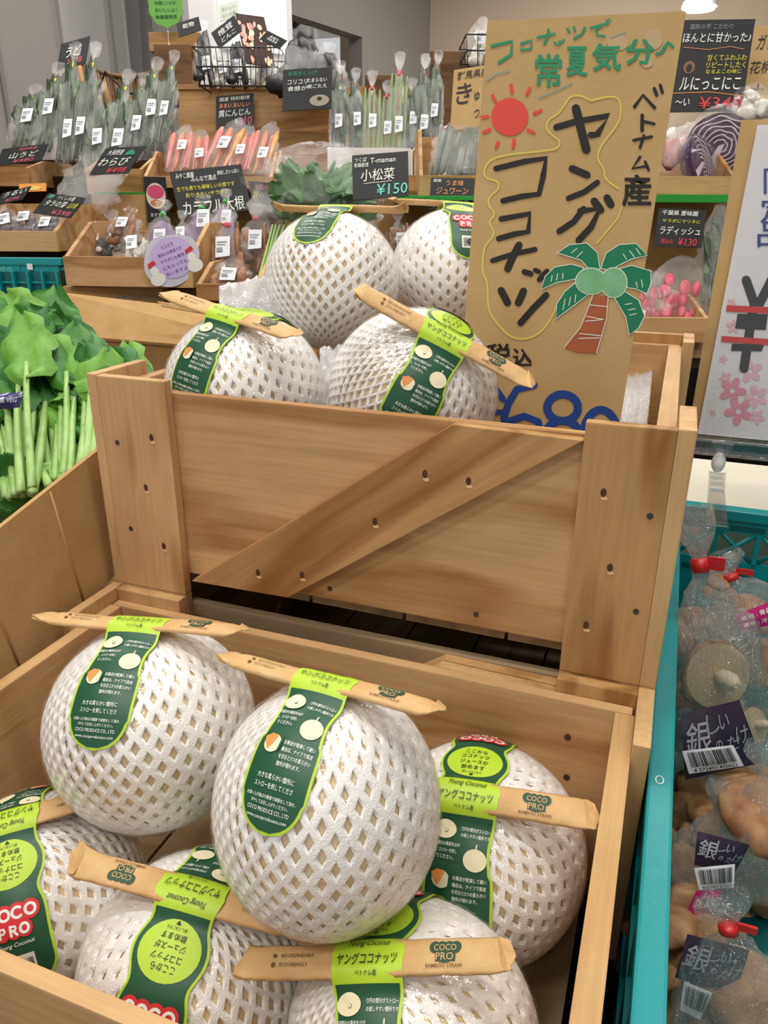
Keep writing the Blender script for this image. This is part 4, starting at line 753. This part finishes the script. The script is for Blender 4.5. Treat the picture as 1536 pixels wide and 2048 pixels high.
# flower shaped green tag
def flower(px, py, D, r, label):
    c = W(px, py, D); V = [(0, 0, 0)]; n = 60
    for i in range(n): a = 2*pi*i/n; q = r*(1+.07*abs(sin(a*5))); V.append((q*cos(a), 0, q*sin(a)))
    k = len(V); V += [(x, .003, z) for x, _, z in V]; Fc = [(0, (i+1) % n+1, i+1) for i in range(n)]+[(k, k+i+1, k+(i+1) % n+1) for i in range(n)]+[(i+1, (i+1) % n+1, k+(i+1) % n+1, k+i+1) for i in range(n)]
    o = link('flower_tag', pydata('flower_tag', V, Fc, mat('tag_green', '7fc65a', .5))); o.location = c; o.rotation_euler = (0, 0, YAW-.1); tag(o, label, 'sign'); l = Flat()
    for i, t in enumerate(('ビタミンたっぷり', '料理にいかが', 'おいしいよ！', '無農薬野菜')): l.text(DGREEN, t, 0, r*(.5-.35*i), r*1.3, r*.2)
    l.build(o, lambda u, v, h: Vector((u, -h, v)), base=.0006); tube('tag_stem', [(0, .0015, -r), (0, .0015, -r-.05)], .002, o, ACR); return o
clipstem(bpy.data.objects['price_card'], 146, 138, 2.3, .30)
flower(331, 12, 2.3, .052, 'green flower-shaped tag on a clear stem above the wooden post')
# lilac oval tag with two sheep-like white animals
c = W(343, 520, 1.33); V = [(0, 0, 0)]; n = 40
for i in range(n): a = 2*pi*i/n; V.append((.052*cos(a)*(1+.08*sin(2*a)), 0, .042*sin(a)*(1+.06*cos(3*a))))
k = len(V); V += [(x, .002, z) for x, _, z in V]
o = link('round_tag', pydata('round_tag', V, [(0, (i+1) % n+1, i+1) for i in range(n)]+[(k, k+i+1, k+(i+1) % n+1) for i in range(n)]+[(i+1, (i+1) % n+1, k+(i+1) % n+1, k+i+1) for i in range(n)], mat('tag_clear_edge', 'd5d3e0', .2, coat=1)))
o.location = c; o.rotation_euler = (0, -.35, YAW); tag(o, 'round lilac tag with white lambs in a clear sleeve on the tray front', 'sign'); l = Flat(); l.disc(mat('lilac_print', 'cdb9ea', .4, coat=.6), .003, .003, .040, .034, 1, 30)
for i, t in enumerate(('むらさき', '紫色のお野菜です', 'サラダにも煮物', 'にもとっても', 'あいますよ！')): l.text(mat('purple_ink', '6d4b9c'), t, .003, .024-.011*i, .045 if i else .022, .006, lay=2)
for sx in (-1, 1):
    l.disc(MARK_W, sx*.036, -.022, .014, .011, 2, 16); l.disc(MARK_W, sx*.036, -.008, .008, .008, 2.5, 12); l.poly(RED, [(sx*.036-.008, .0), (sx*.036+.008, .003), (sx*.036+.006, .010), (sx*.036-.007, .007)], 3)
l.build(o, lambda u, v, h: Vector((u, -h, v)), base=.0006)
# pink rounded tag
o = fbox('pink_tag', (291, 360, 335, 440), 1.64, .003, CHALK, cat='sign', label='dark tag with a round-cornered pink vegetable picture', group='hand-lettered price cards'); l = Flat()
l.disc(mat('tag_pale', 'ead9c8'), 0, .008, .021, .026, 1); l.disc(mat('tag_pink', 'd94f78', .4), 0, .016, .018, .014, 2); l.disc(mat('tag_tan', 'c98d5a'), 0, -.006, .014, .007, 2); l.text(WK, 'おすすめ', 0, -.03, .03, .008)
l.build(o, lambda u, v, h: Vector((u, -h, v)), base=.0006)
# ---- right side signs
def curly(l): l.disc(mat('chalk_brown', '8a6048'), .17, -.52, .08, .07, 1); l.disc(CHALK, .17, -.53, .04, .045, 2); l.stroke(ORI, [(.05, -.30), (.4, -.33), (.7, -.30), (.9, -.33)], .006, 1); l.stroke(ORI, [(.0, -.80), (.5, -.79), (1.0, -.84)], .008, 1)
sign([(1368, 40), (1511, 38), (1474, 222), (1340, 224)], 1.75, 'big black chalk card about sweetness with a red price, right of the tall sign', [(GREY, '国民の芋 こだわり', .4, .08, .6, .06), (WK, 'ほんとに甘かった♪', .5, .2, .95, .11), (YEL, '甘くてふわふわ', .68, .42, .55, .07), (YEL, 'リピートしたく', .68, .5, .55, .07), (YEL, 'なるよこの味に', .66, .57, .5, .05), (WK, 'ルにっこにこ', .5, .7, .85, .14), (WK, '〜い', .15, .9, .2, .08), (RED, '¥348', .68, .91, .6, .13)], extra=curly)
sign([(1510, 52), (1620, 48), (1600, 215), (1478, 220)], 1.85, 'kraft cardboard sign cut by the right edge of the photo', [(MARK_K, 'ガツン', .35, .2, .5, .18), (MARK_K, '花柄', .25, .5, .4, .15), (MARK_K, 'ナ', .25, .8, .25, .2)], m=SIGNC)
sign([(908, 140), (985, 128), (975, 250), (900, 262)], 1.8, 'kraft cardboard cucumber sign behind the tall cardboard sign', [(MARK_K, '群馬県産', .5, .12, .8, .14), (MARK_K, 'き', .3, .42, .4, .34), (MARK_K, 'ゅう', .75, .48, .35, .2), (MARK_K, 'つぶ', .75, .78, .3, .18)], m=SIGNC)
sign([(1318, 416), (1413, 420), (1400, 495), (1308, 492)], 1.5, 'black card reading radish with red price over the radish bag', [(WK, '千葉県 愛味園', .45, .12, .75, .13), (YEL, 'サラダにマリネに', .5, .33, .8, .1), (WK, 'ラディッシュ', .5, .58, .85, .22), (RED, '¥130', .68, .87, .4, .2), (RED, '税込み', .25, .87, .25, .14)])
# ---- trays, boards, boxes (left to right)
tray((-60, 467, 117, 503), 1.50, .34, 'wooden tray with grey bags at the left edge above the teal basket', W1, .05)
tray((126, 521, 392, 574), 1.36, .30, 'wide wooden tray with dark and purple bags, lilac tag on its front', W1, .055, -.02, yaw=-.12)
tray((392, 572, 520, 602), 1.30, .22, 'small brown wooden tray holding root bags beside the coconuts', W2, .03, yaw=-.1)
tray((176, 345, 288, 388), 1.86, .32, 'wooden tray under the tied greens bags at the left', W2, .03)
tray((288, 356, 545, 376), 1.80, .34, 'wooden tray holding the carrot bags', W1, .06)
tray((838, 357, 985, 392), 1.66, .34, 'wooden tray of cucumber bags left of the tall sign', W4, .10)
tray((548, 356, 836, 392), 1.84, .34, 'long wooden tray below the asparagus box', W1, .06)
tray((1310, 358, 1470, 390), 1.60, .30, 'wooden tray of purple cabbage right of the tall sign', W1, .05)
tray((1270, 640, 1412, 685), 1.42, .26, 'wooden tray holding the radish bag', W1, .03)
tray((-120, 340, 60, 372), 1.9, .3, 'brown slatted tray at the left edge behind the cards', W2, .02)
# plank wall made of single boards
pw = empty('plank_wall', W(610, 250, 2.3), None, 'pine plank wall behind the carrots and asparagus', 'rack')
for i in range(3): fbox('plank', (357, 176+i*45, 872, 219+i*45), 2.30, .02, W1 if i % 2 else W4, pw, .001)
fbox('plank', (345, 311, 872, 352), 2.30, .02, W2, pw); fbox('shelf_edge', (350, 170, 566, 178), 2.28, .25, W1, pw)
fbox('brown_panel', (858, 118, 1010, 255), 2.34, .02, W5, None, .001, label='dark brown board right of the asparagus bags', cat='panel'); fbox('brown_panel', (730, 160, 790, 250), 2.28, .01, W5, None, label='dark brown board behind the asparagus bags', cat='panel')
bx = empty('wooden_post', W(350, 100, 2.4), None, 'brown wooden block post under the green flower tag', 'post'); fbox('post_head', (298, 68, 402, 100), 2.38, .12, W2, bx); fbox('post_body', (312, 100, 385, 200), 2.40, .1, W5, bx)
# green strips and cardboard boxes beneath
for (r_, D_, t_) in (((188, 385, 290, 392), 1.80, 'green strip under the left greens tray'), ((790, 392, 990, 400), 1.58, 'thin green strip under the cucumber tray'), ((1296, 390, 1462, 404), 1.56, 'bright green strip under the purple cabbage tray')): fbox('edge_strip', r_, D_, .3, mat('strip_green', '2f9a38', .4), cat='strip', label=t_)
fbox('carton', (186, 394, 290, 460), 1.78, .25, CARD, cat='box', label='cardboard box below the green strip at the left')
co = fbox('carton', (130, 578, 330, 660), 1.40, .25, CARD, cat='box', label='printed cardboard box below the wide tray'); l = Flat(); l.text(GREY, 'JAやさい', .05, .02, .09, .018); l.build(co, lambda u, v, h: Vector((u, -h, v)), base=.0008)
fbox('carton', (331, 583, 560, 680), 1.44, .25, CARD2, cat='box', label='dark cardboard box behind the upper coconut crate')
fbox('carton', (1270, 406, 1470, 640), 1.72, .2, CARD2, cat='box', label='brown box standing behind the radish card')
fbox('carton', (1270, 686, 1420, 770), 1.46, .25, W1, cat='box', label='pine box under the radish tray'); fbox('black_crate', (1340, 742, 1560, 930), 1.40, .25, DARK, cat='box', label='black box behind the price poster')
fbox('carton', (290, 378, 560, 470), 1.92, .2, CARD2, cat='box', label='brown box below the carrot tray'); fbox('carton', (560, 394, 990, 560), 1.80, .2, CARD2, cat='box', label='long brown box behind the back coconuts')
st_ = empty('display_stand', (0, 0, 0), None, 'dark tiered stand carrying the vegetable trays', 'stand')
for (r_, D_, d_) in (((-200, 515, 560, 1000), 1.69, .3), ((-200, 396, 1600, 900), 2.17, .35), ((-150, 345, 1700, 600), 2.62, .4)): fbox('tier', r_, D_, d_, mat('stand_dark', '3a2a1c', .9, .1), st_)
# teal basket at left
tk_ = empty('teal_basket', W(40, 560, 1.44), None, 'teal plastic basket at the left edge under the grey bag tray', 'basket')
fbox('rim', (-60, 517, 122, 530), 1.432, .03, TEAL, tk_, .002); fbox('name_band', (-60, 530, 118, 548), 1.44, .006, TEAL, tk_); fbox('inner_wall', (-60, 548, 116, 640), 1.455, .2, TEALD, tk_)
for i in range(7): fbox('rib', (-58+i*29, 548, -53+i*29, 640), 1.44, .012, TEAL, tk_)
for y in (563, 592, 618): fbox('cross_rib', (-60, y, 117, y+4), 1.442, .012, TEAL, tk_)
st2 = fbox('white_sticker', (54, 528, 65, 539), 1.4335, .001, STICK, tk_, 0); l = Flat(); l.text(TEALI, 'J.A.C.A 組合', -.02, 0, .07, .010)
oo = fbox('band_print', (-20, 532, 40, 546), 1.4385, .0008, TEAL, tk_, 0); l.build(oo, lambda u, v, h: Vector((u, -h, v)), base=.0006)
# ---- bags
BSH = [crumple('bag_film', interp([(0, .35), (.05, .85), (.3, 1.0), (.55, .85), (.70, .45), (.79, .11), (.82, .11), (.9, .36), (1.0, .5)], 20), FILMB, 18, .16, 10+s*7, .75, False) for s in range(4)]
BOP = [crumple('bag_film', interp([(0, .5), (.08, .95), (.4, 1.05), (.7, .9), (.85, .6), (1.0, .25)], 14), FILMB, 18, .18, 50+s*5, .6, False) for s in range(2)]
bmx = bmesh.new(); tube_into(bmx, [(0, 0, .785), (0, 0, .825)], .085, 8)
TIEM = {}
def tie(m):
    if m.name not in TIEM: me = bpy.data.meshes.new('twist_tie'); TIEM[m.name] = me; b = bmx.copy(); b.to_mesh(me); me.materials.append(m)
    return TIEM[m.name]
VG = {'dg': mat('veg_dark_green', '22331c', .5, .5, var=('3f5630', 9)), 'mg': mat('veg_mid_green', '5c8048', .5, .5, var=('3d6236', 9)), 'as': mat('asparagus_green', '7f9b52', .5, .5, var=('63773f', 9)), 'car': mat('carrot_pink', 'c4605a', .5, .5, var=('d98474', 7)), 'yel': mat('carrot_yellow', 'd0a050', .5, .5, var=('bd8438', 7)), 'org': mat('carrot_orange', 'd4744a', .5), 'cuc': mat('cucumber_green', '26402e', .4, .5, var=('3c5a40', 9)), 'pur': mat('radish_purple', '5a3a66', .4, .5, var=('7a5a86', 6)), 'brn': mat('root_brown', '8a5f48', .6, .4, var=('a87e62', 9)), 'blk': mat('fungus_black', '221c20', .5, .5), 'wht': mat('mushroom_white', 'dcd8cc', .5), 'rad': mat('radish_pink', 'c92d4e', .35, .5, var=('e0607a', 6)), 'gry': mat('burdock_grey', '5a5056', .6, .4, var=('7a7076', 9)), 'cab': mat('cabbage_purple', '4c2c50', .4, .5), 'cabw': mat('cabbage_white', 'e2d2dc', .4), 'swp': mat('sweet_potato', '8a3a34', .5, .5, var=('a5563c', 6)), 'lg': mat('cabbage_green', 'b5c98c', .5, .5, var=('8fb068', 5)), 'leaf': mat('komatsuna_leaf', '4b7d44', .45, .5, var=('5c8f4c', 8)), 'stm': STG}
def rod(name, m, pts, rs): 
    bm = bmesh.new(); tube_into(bm, pts, 1, 8, True, rs); return tomesh(bm, name, VG[m], True)
def knob(name, m, a, b, c, seed, jit=.25): return ball_mesh(name, VG[m], a, b, c, 12, 8, jit, seed)
CM = {}
def content(kind):
    """list of (mesh, location, rotation) in the unit bag"""
    if kind in CM: return CM[kind]
    r = random.Random(hash(kind) % 1 if False else len(kind)*31+ord(kind[0])); L = []
    if kind == 'stems':
        a = rod('stem', 'dg', [(0, 0, 0), (.02, 0, .3), (-.01, 0, .6)], [.05, .05, .035]); k = knob('leaf_tuft', 'dg', .22, .2, .26, 3, .6); k2 = knob('leaf_tuft', 'mg', .2, .16, .22, 7, .6)
        for i in range(6): L.append((a, (-.3+.12*i, r.uniform(-.15, .15), .03), (0, r.uniform(-.1, .1), i)))
        for i in range(12): L.append((k if i % 3 else k2, (r.uniform(-.3, .3), r.uniform(-.2, .2), .22+.48*i/12), (i, i, 0)))
    elif kind == 'asparagus':
        a = rod('spear', 'as', [(0, 0, 0), (0, 0, .5), (0, 0, .64), (0, 0, .72)], [.065, .06, .068, .02])
        for i in range(8): L.append((a, (-.33+.22*(i % 4), -.15+.3*(i//4), .03+r.uniform(0, .05)), (0, r.uniform(-.06, .06), i)))
    elif kind == 'carrots':
        for i in range(5): m_ = ('car', 'yel', 'org', 'car', 'yel')[i]; L.append((rod('carrot', m_, [(0, 0, .0), (0, 0, .25), (0, 0, .6), (0, 0, .72)], [.03, .08, .13, .07]), (-.32+.16*i, (-.12, .12)[i % 2], .04), (0, r.uniform(-.1, .1), 0)))
    elif kind == 'pinks':
        for i in range(5): L.append((rod('carrot', 'car' if i != 2 else 'org', [(0, 0, .0), (0, 0, .25), (0, 0, .6), (0, 0, .72)], [.03, .09, .14, .07]), (-.32+.16*i, (-.12, .12)[i % 2], .04), (0, r.uniform(-.1, .1), 0)))
    elif kind == 'cucumbers':
        a = rod('cucumber', 'cuc', [(0, 0, 0), (0, 0, .04), (.02, 0, .35), (.0, 0, .7), (0, 0, .75)], [.04, .09, .1, .09, .04])
        for i in range(5): L.append((a, (-.36+.18*i, (.1, -.1)[i % 2], .05), (0, .02*i-.04, 0)))
    elif kind == 'purple':
        L.append((knob('purple_radish', 'pur', .36, .28, .34, 4, .12), (0, 0, .36), (0, 0, 0))); L.append((knob('purple_radish', 'pur', .22, .22, .28, 5, .12), (.24, .05, .30), (0, .2, 0)))
    elif kind in ('roots', 'dark', 'whites', 'radishes', 'greys', 'blacks'):
        mm = {'roots': 'brn', 'dark': 'blk', 'whites': 'wht', 'radishes': 'rad', 'greys': 'gry', 'blacks': 'blk'}[kind]; nm = {'roots': 'root', 'dark': 'black_fungus', 'whites': 'white_mushroom', 'radishes': 'radish', 'greys': 'burdock', 'blacks': 'black_fungus'}[kind]
        k1, k2 = knob(nm, mm, .23, .2, .16, 3, .4), knob(nm, mm, .18, .17, .14, 8, .4)
        if kind == 'radishes': k1, k2 = knob(nm, mm, .115, .115, .12, 3, .1), knob(nm, mm, .10, .1, .11, 8, .1)
        n = 16 if kind in ('radishes', 'blacks') else 10
        for i in range(n): L.append(((k1, k2)[i % 2], (r.uniform(-.32, .32), r.uniform(-.2, .2), .10+(.62 if kind == 'blacks' else .46)*i/n), (i, i*2, i)))
        if kind == 'dark': w = knob('white_mushroom', 'wht', .12, .1, .1, 9); L.append((w, (.15, -.2, .2), (0, 0, 0)))
    elif kind == 'long': 
        for i in range(6): L.append((rod('burdock', 'gry', [(0, 0, .02), (.02, 0, .4), (0, 0, .7)], [.05, .06, .05]), (-.3+.12*i, r.uniform(-.1, .1), 0), (0, 0, 0)))
    CM[kind] = L; return L
FM = None
PROTO = {}
def bag(b, t, wpx, D, kind, label, group, tiem=None, lean=.06, v=None, st=True, op=False, depth=.8):
    A, T_ = W(*b, D), W(*t, D+lean); zz = T_-A; h = zz.length; zz.normalize(); x = (r2-zz*r2.dot(zz)).normalized(); y = zz.cross(x); w = wpx*D/F
    g = empty('vegetable_bag', (0, 0, 0), None, label, 'bag', group); g.matrix_world = Matrix.Translation(A) @ Matrix((x, y, zz)).transposed().to_4x4() @ Matrix.Diagonal((w, w*depth, h, 1))
    v = rnd.randrange(4) if v is None else v
    link('bag_film', (BOP[v % 2] if op else BSH[v]), g)
    for (me, l_, r_) in content(kind) if kind else (): o = link(me.name.split('.')[0], me, g); o.location = l_; o.rotation_euler = r_; o.scale = (1, 1, min(1, max(.25, w/h*1.0)) if 'rod' not in me.name and me.name.split('.')[0] in ('root', 'black_fungus', 'white_mushroom', 'radish', 'burdock_knob', 'leaf_tuft') else 1)
    if tiem: link('twist_tie', tie(tiem), g)
    if st:
        u0 = rnd.uniform(-.22, .02); z0 = rnd.uniform(.12, .35); hw = .34; hh = min(.3, .42*w/h+.08); V = [(u0, -.40, z0), (u0+hw, -.40, z0+.02), (u0+hw, -.43, z0+hh), (u0, -.43, z0+hh)]
        s_ = link('price_sticker', pydata('price_sticker', V, [(0, 1, 2, 3)], STICK), g); l = Flat(); l.rect(GREY, .1, -.75, .5, -.55, 1); l.rect(GREY, .1, -.3, .8, -.25, 1); l.rect(GREY, .1, -.42, .7, -.38, 1)
        l.build(s_, lambda a, b_, h: Vector((u0+hw*a, -.43-.006-h, z0+hh*(1+b_))), base=.004)
    return g
YT, RT, GT = mat('tie_yellow', 'e0c52c', .5), mat('tie_red', 'd23a4a', .5), mat('tie_green', '3fae4a', .5)
g1 = 'tied bags of green stems at the upper left'
nm = ('leftmost', 'second', 'third', 'fourth', 'fifth', 'sixth', 'seventh', 'eighth', 'ninth')
for i, (b, t, w) in enumerate((((40, 300), (72, 175), 62), ((85, 305), (118, 130), 56), ((125, 330), (152, 88), 50), ((160, 325), (193, 88), 50), ((190, 340), (200, 165), 56), ((225, 335), (258, 145), 60), ((258, 325), (288, 150), 52), ((288, 310), (315, 120), 56), ((318, 290), (350, 105), 46))): bag(b, t, w, 1.95+.02*(i % 2), 'stems', '%s of the tall tied bags of dark green stems from the left' % nm[i], g1, YT, .12)
g2 = 'bags of coloured carrots'
for i, (b, t, w, k) in enumerate((((350, 345), (372, 250), 52, 'pinks'), ((392, 345), (402, 258), 50, 'pinks'), ((425, 348), (480, 238), 62, 'carrots'), ((472, 348), (500, 250), 50, 'pinks'), ((512, 348), (545, 245), 55, 'carrots'))): bag(b, t, w, 1.84, k, '%s bag of pink and yellow carrots from the left' % nm[i].replace('leftmost', 'first'), g2, None, .15, op=True)
g3 = 'bags of asparagus spears in the white box'
for i, (b, t, w, k) in enumerate((((676, 300), (682, 125), 42, 'stems'), ((712, 305), (712, 140), 42, 'stems'), ((742, 312), (745, 145), 44, 'asparagus'), ((768, 315), (775, 165), 44, 'asparagus'), ((792, 315), (800, 108), 46, 'asparagus'), ((815, 310), (825, 160), 42, 'stems'), ((838, 300), (852, 112), 44, 'stems'), ((862, 280), (878, 105), 40, 'stems'))): bag(b, t, w, 1.98, k, '%s tied bag from the left in the white asparagus box' % nm[i].replace('leftmost', 'first'), g3, RT, .10)
g4 = 'bags of purple radishes and roots in the wide tray'
for i, (b, t, w, k, lb, ti) in enumerate((((318, 528), (328, 405), 68, 'purple', 'bag of purple radish with green tie beside the pink tag', GT), ((398, 508), (405, 395), 74, 'purple', 'bag of purple radish with green tie before the large black card', GT), ((442, 490), (452, 382), 56, 'purple', 'small purple radish bag right of the larger purple bags', GT), ((365, 520), (365, 425), 50, 'purple', 'purple radish bag squeezed between two others above the lilac tag', None), ((190, 522), (196, 448), 58, 'dark', 'bag of black fungus at the left end of the wide tray', None), ((228, 524), (222, 425), 60, 'dark', 'shiny tied bag of dark and white mushrooms in the wide tray', None), ((268, 532), (272, 445), 62, 'whites', 'bag of white mushrooms left of the lilac tag', None), ((240, 480), (262, 420), 60, 'roots', 'bag of brown roots behind the white mushroom bag', None))): bag(b, t, w, 1.42+.03*(i % 3), k, lb, g4, ti, .05)
g5 = 'bags of brown roots beside the coconuts'
bag((452, 560), (455, 425), 84, 1.42, 'roots', 'bag of brown knobbly roots with red tie above the bubble wrap', g5, RT, .05); bag((505, 545), (512, 412), 78, 1.46, 'roots', 'bag of brown roots touching the leafy bag', g5, RT, .05); bag((450, 600), (470, 520), 90, 1.34, 'roots', 'lowest bag of brown roots in the small brown tray', g5, None, .04, op=True)
bag((800, 520), (795, 425), 60, 1.45, 'roots', 'small bag of tiny roots between the two back coconuts', g5, None, .05)
g6 = 'grey bags in the left tray'
for i, (b, t, w) in enumerate((((5, 478), (0, 415), 70), ((48, 478), (60, 420), 64), ((88, 478), (112, 418), 60))): bag(b, t, w, 1.56, 'greys', ('grey bag of burdock pieces cut by the left edge', 'middle grey bag of burdock pieces in the left tray', 'grey bag of burdock with white tag hanging over the tray')[i], g6, None, .05, op=True)
bag((150, 425), (222, 300), 110, 1.68, None, 'big empty crumpled clear bag behind the sleeved black card', 'loose clear bags', None, .1, op=True, st=False); bag((205, 390), (240, 300), 60, 1.72, None, 'narrow crumpled clear bag behind the white-edged card', 'loose clear bags', None, .1, st=False)
for i, (b, t, w) in enumerate((((895, 362), (925, 235), 84), ((945, 362), (962, 238), 84))): bag(b, t, w, 1.72, 'cucumbers', ('bag of dark cucumbers at the left of its tray', 'bag of dark cucumbers half behind the tall sign')[i], 'bags of cucumbers', None, .12, op=True, st=False)
# white box for the asparagus
wbx = empty('white_basket', W(740, 320, 1.92), None, 'white plastic basket holding the asparagus bags', 'basket')
fbox('front_wall', (655, 300, 822, 352), 1.90, .004, WHITEP, wbx)
q = [W(822, 302, 1.90), W(884, 240, 2.22), W(884, 300, 2.22), W(822, 352, 1.90)]
link('side_wall', pydata('side_wall', [p-wbx.location for p in q]+[p-wbx.location+rt*.004 for p in q], [(0, 1, 2, 3), (7, 6, 5, 4)]+[(i, i+4, (i+1) % 4+4, (i+1) % 4) for i in range(4)], WHITEP), wbx)
# large komatsuna bag
kg = empty('leafy_bag', W(640, 440, 1.46), None, 'big shiny bag of leafy komatsuna greens behind the back coconut', 'bag'); r = random.Random(5)
kl = leafmesh(20, VG['leaf']); kl2 = leafmesh(21, VG['leaf'])
for i in range(50):
    a = W(r.uniform(560, 730), r.uniform(420, 450), 1.50)-kg.location; b = W(r.uniform(540, 760), r.uniform(325, 415), 1.46+r.uniform(-.05, .1))-kg.location; o = link('leaf', (kl, kl2)[i % 2], kg); orient(o, a, b, .045, r.uniform(-1.2, 1.2))
for i in range(9): o = link('stem', STEMS[i % 4], kg); orient(o, W(515+i*5, 565, 1.42)-kg.location, W(545+i*8, 450, 1.47)-kg.location, .07, 0)
fb = link('bag_film', crumple('bag_film', interp([(0, .6), (.1, .95), (.5, 1.05), (.8, .85), (1.0, .35)], 22), FILMB, 40, .14, 77, .6, False), kg); Bq, Tq = W(640, 470, 1.46), W(650, 300, 1.52); zz = Tq-Bq; hh = zz.length; zz.normalize(); x = (r2-zz*r2.dot(zz)).normalized(); fb.matrix_local = Matrix.Translation(Bq-kg.location) @ Matrix((x, zz.cross(x), zz)).transposed().to_4x4() @ Matrix.Diagonal((.25, .22, hh, 1))
# wire baskets
def wirebasket(rect, D, dep, label, n=12):
    x0, y0, x1, y1 = rect; g = empty('wire_basket', W((x0+x1)/2, y1, D), (0, 0, YAW), label, 'basket', 'black wire baskets on the top shelf'); w = (x1-x0)*D/F/2; h = (y1-y0)*D/F
    for z, q in ((0, .88), (h*.5, .94), (h, 1)): tube('wire_ring', [(-w*q, 0, z), (w*q, 0, z), (w*q, dep, z), (-w*q, dep, z), (-w*q, 0, z)], .0022, g, WIRE, 5)
    for i in range(n): t = i/(n-1)*2-1; tube('wire', [(t*w*.88, 0, 0), (t*w, -.001, h)], .0013, g, WIRE, 4)
    for i in range(4):
        for s in (-1, 1): tube('wire', [(s*w*.88, dep*i/3, 0), (s*w, dep*i/3, h)], .0013, g, WIRE, 4)
    return g
wirebasket((390, 105, 562, 172), 2.16, .22, 'black wire basket of dark bags on the left top shelf', 16); wirebasket((930, 78, 1020, 133), 2.0, .2, 'black wire basket behind the tall cardboard sign', 5)
for i, (b, t, w, k) in enumerate((((412, 168), (405, 45), 46, 'blacks'), ((445, 170), (432, 95), 44, 'whites'), ((480, 170), (470, 70), 50, 'blacks'), ((520, 170), (535, 105), 46, 'whites'))): bag(b, t, w, 2.26, k, ('tall bag at the left end of the top wire basket', 'second bag with white sticker in the top wire basket', 'third dark bag in the top wire basket', 'rightmost bag in the top wire basket')[i], 'bags in the top wire basket', None, .03)
bag((958, 132), (965, 35), 52, 2.08, 'whites', 'white-stickered bag standing in the wire basket by the tall sign', 'bags in the right wire basket', None, .02, op=True)
for (b, t, w, lb) in (((595, 190), (610, 65), 120, 'large tied bag of black fungus on the shelf'), ((650, 200), (655, 95), 90, 'second black fungus bag behind the black chalk card')): bag(b, t, w, 2.10, 'blacks', lb, 'bags of black fungus', None, .06, st=False)
# right side produce
def wedge(px, py, D, r_, rot, label):
    g = empty('cabbage_wedge', W(px, py, D), rot, label, 'cabbage', 'wrapped purple cabbage wedges'); n = 18
    bm = bmesh.new(); bmesh.ops.create_uvsphere(bm, u_segments=24, v_segments=14, radius=1); bmesh.ops.bisect_plane(bm, geom=bm.verts[:]+bm.edges[:]+bm.faces[:], plane_co=(0, 0, 0), plane_no=(0, -1, 0), clear_outer=True); bmesh.ops.holes_fill(bm, edges=[e for e in bm.edges if e.is_boundary])
    for v in bm.verts: v.co = Vector((v.co.x*r_, v.co.y*r_*.7, v.co.z*r_*.9))
    link('outer_leaves', tomesh(bm, 'outer_leaves', VG['cab']), g); l = Flat()
    for k in range(6):
        q = .9-.14*k; l.stroke(VG['cabw'], [(r_*q*cos(a)*(1+.05*sin(a*5+k)), r_*q*.88*sin(a)*(1+.06*sin(a*7+k*2))) for a in [-.9+pi*1.25*i/20 for i in range(21)]], r_*.035, 1)
    l.add(VG['cabw'], [(r_*.1, -r_*.85), (-r_*.15, -r_*.8), (-r_*.05, 0), (r_*.1, r_*.1)], [(0, 1, 2, 3)], 2); l.build(g, lambda u, v, h: Vector((u, -h, v)), {'cabbage_white': 'white_ribs'}, base=.0008)
    s_ = link('plastic_wrap', crumple('plastic_wrap', interp([(0, .2), (.2, .8), (.5, 1), (.8, .8), (1, .3)], 12), FILMB, 20, .1, 5, .8), g); s_.scale = (r_*2.2, r_*1.8, r_*2.1); s_.location = (0, r_*.35, -r_)
    return g
wedge(1440, 292, 1.66, .072, (.2, .3, YAW-.2), 'wrapped purple cabbage half standing behind another wedge'); wedge(1405, 325, 1.62, .060, (-.6, .9, YAW+.3), 'wrapped purple cabbage wedge lying in front with white ribs')
bag((1340, 345), (1385, 250), 90, 1.68, None, 'bag holding a reddish sweet potato beside the purple cabbage', 'bags right of the tall sign', None, .08, op=True, st=False)
o = bpy.data.objects['vegetable_bag']; o = [q for q in bpy.data.objects if q.get('label') == 'bag holding a reddish sweet potato beside the purple cabbage'][0]
for (x, z, ry) in ((-.15, .35, 1.0), (.12, .5, .8)): s_ = link('sweet_potato', knob('sweet_potato', 'swp', .30, .22, .22, 3, .2), o); s_.location = (x, 0, z); s_.rotation_euler = (0, ry, 0)
bag((1352, 645), (1365, 515), 112, 1.46, 'radishes', 'bag of pink red radishes in the right tray', 'bags right of the tall sign', None, .06, op=True, st=False); bag((1300, 640), (1300, 540), 70, 1.48, 'radishes', 'second bag of radishes half behind the tall sign', 'bags right of the tall sign', None, .06, op=True, st=False)
bag((1428, 610), (1440, 410), 70, 1.50, 'stems', 'bag of dark greens between the radish bag and the price poster', 'bags right of the tall sign', None, .06, op=True, st=False)
bag((1515, 235), (1510, 172), 90, 1.70, 'whites', 'wrapped pale cabbage under the kraft sign at the right edge', 'bags right of the tall sign', None, .06, op=True, st=False)
# ribbed wicker basket at the left back
wk = empty('wicker_basket', W(255, 180, 2.5), (0, 0, YAW), 'brown slatted wicker basket behind the tall green bags', 'basket')
for i in range(17): t = i/16*2-1; zt = .045*t*t; tube('slat', [(t*.13, .03*(1-t*t), -.14), (t*.15, .02*(1-t*t), .035+zt)], .0085, wk, W5 if i % 2 else W2, 6)
tube('top_rim', [((t/8-1)*.16, .012, .04+.045*(t/8-1)**2) for t in range(17)], .008, wk, W5, 6); tube('handle', [(-.10, -.012, -.02), (-.06, -.02, .05), (.0, -.02, -.01), (.08, -.015, -.02)], .004, wk, WIRE, 6)
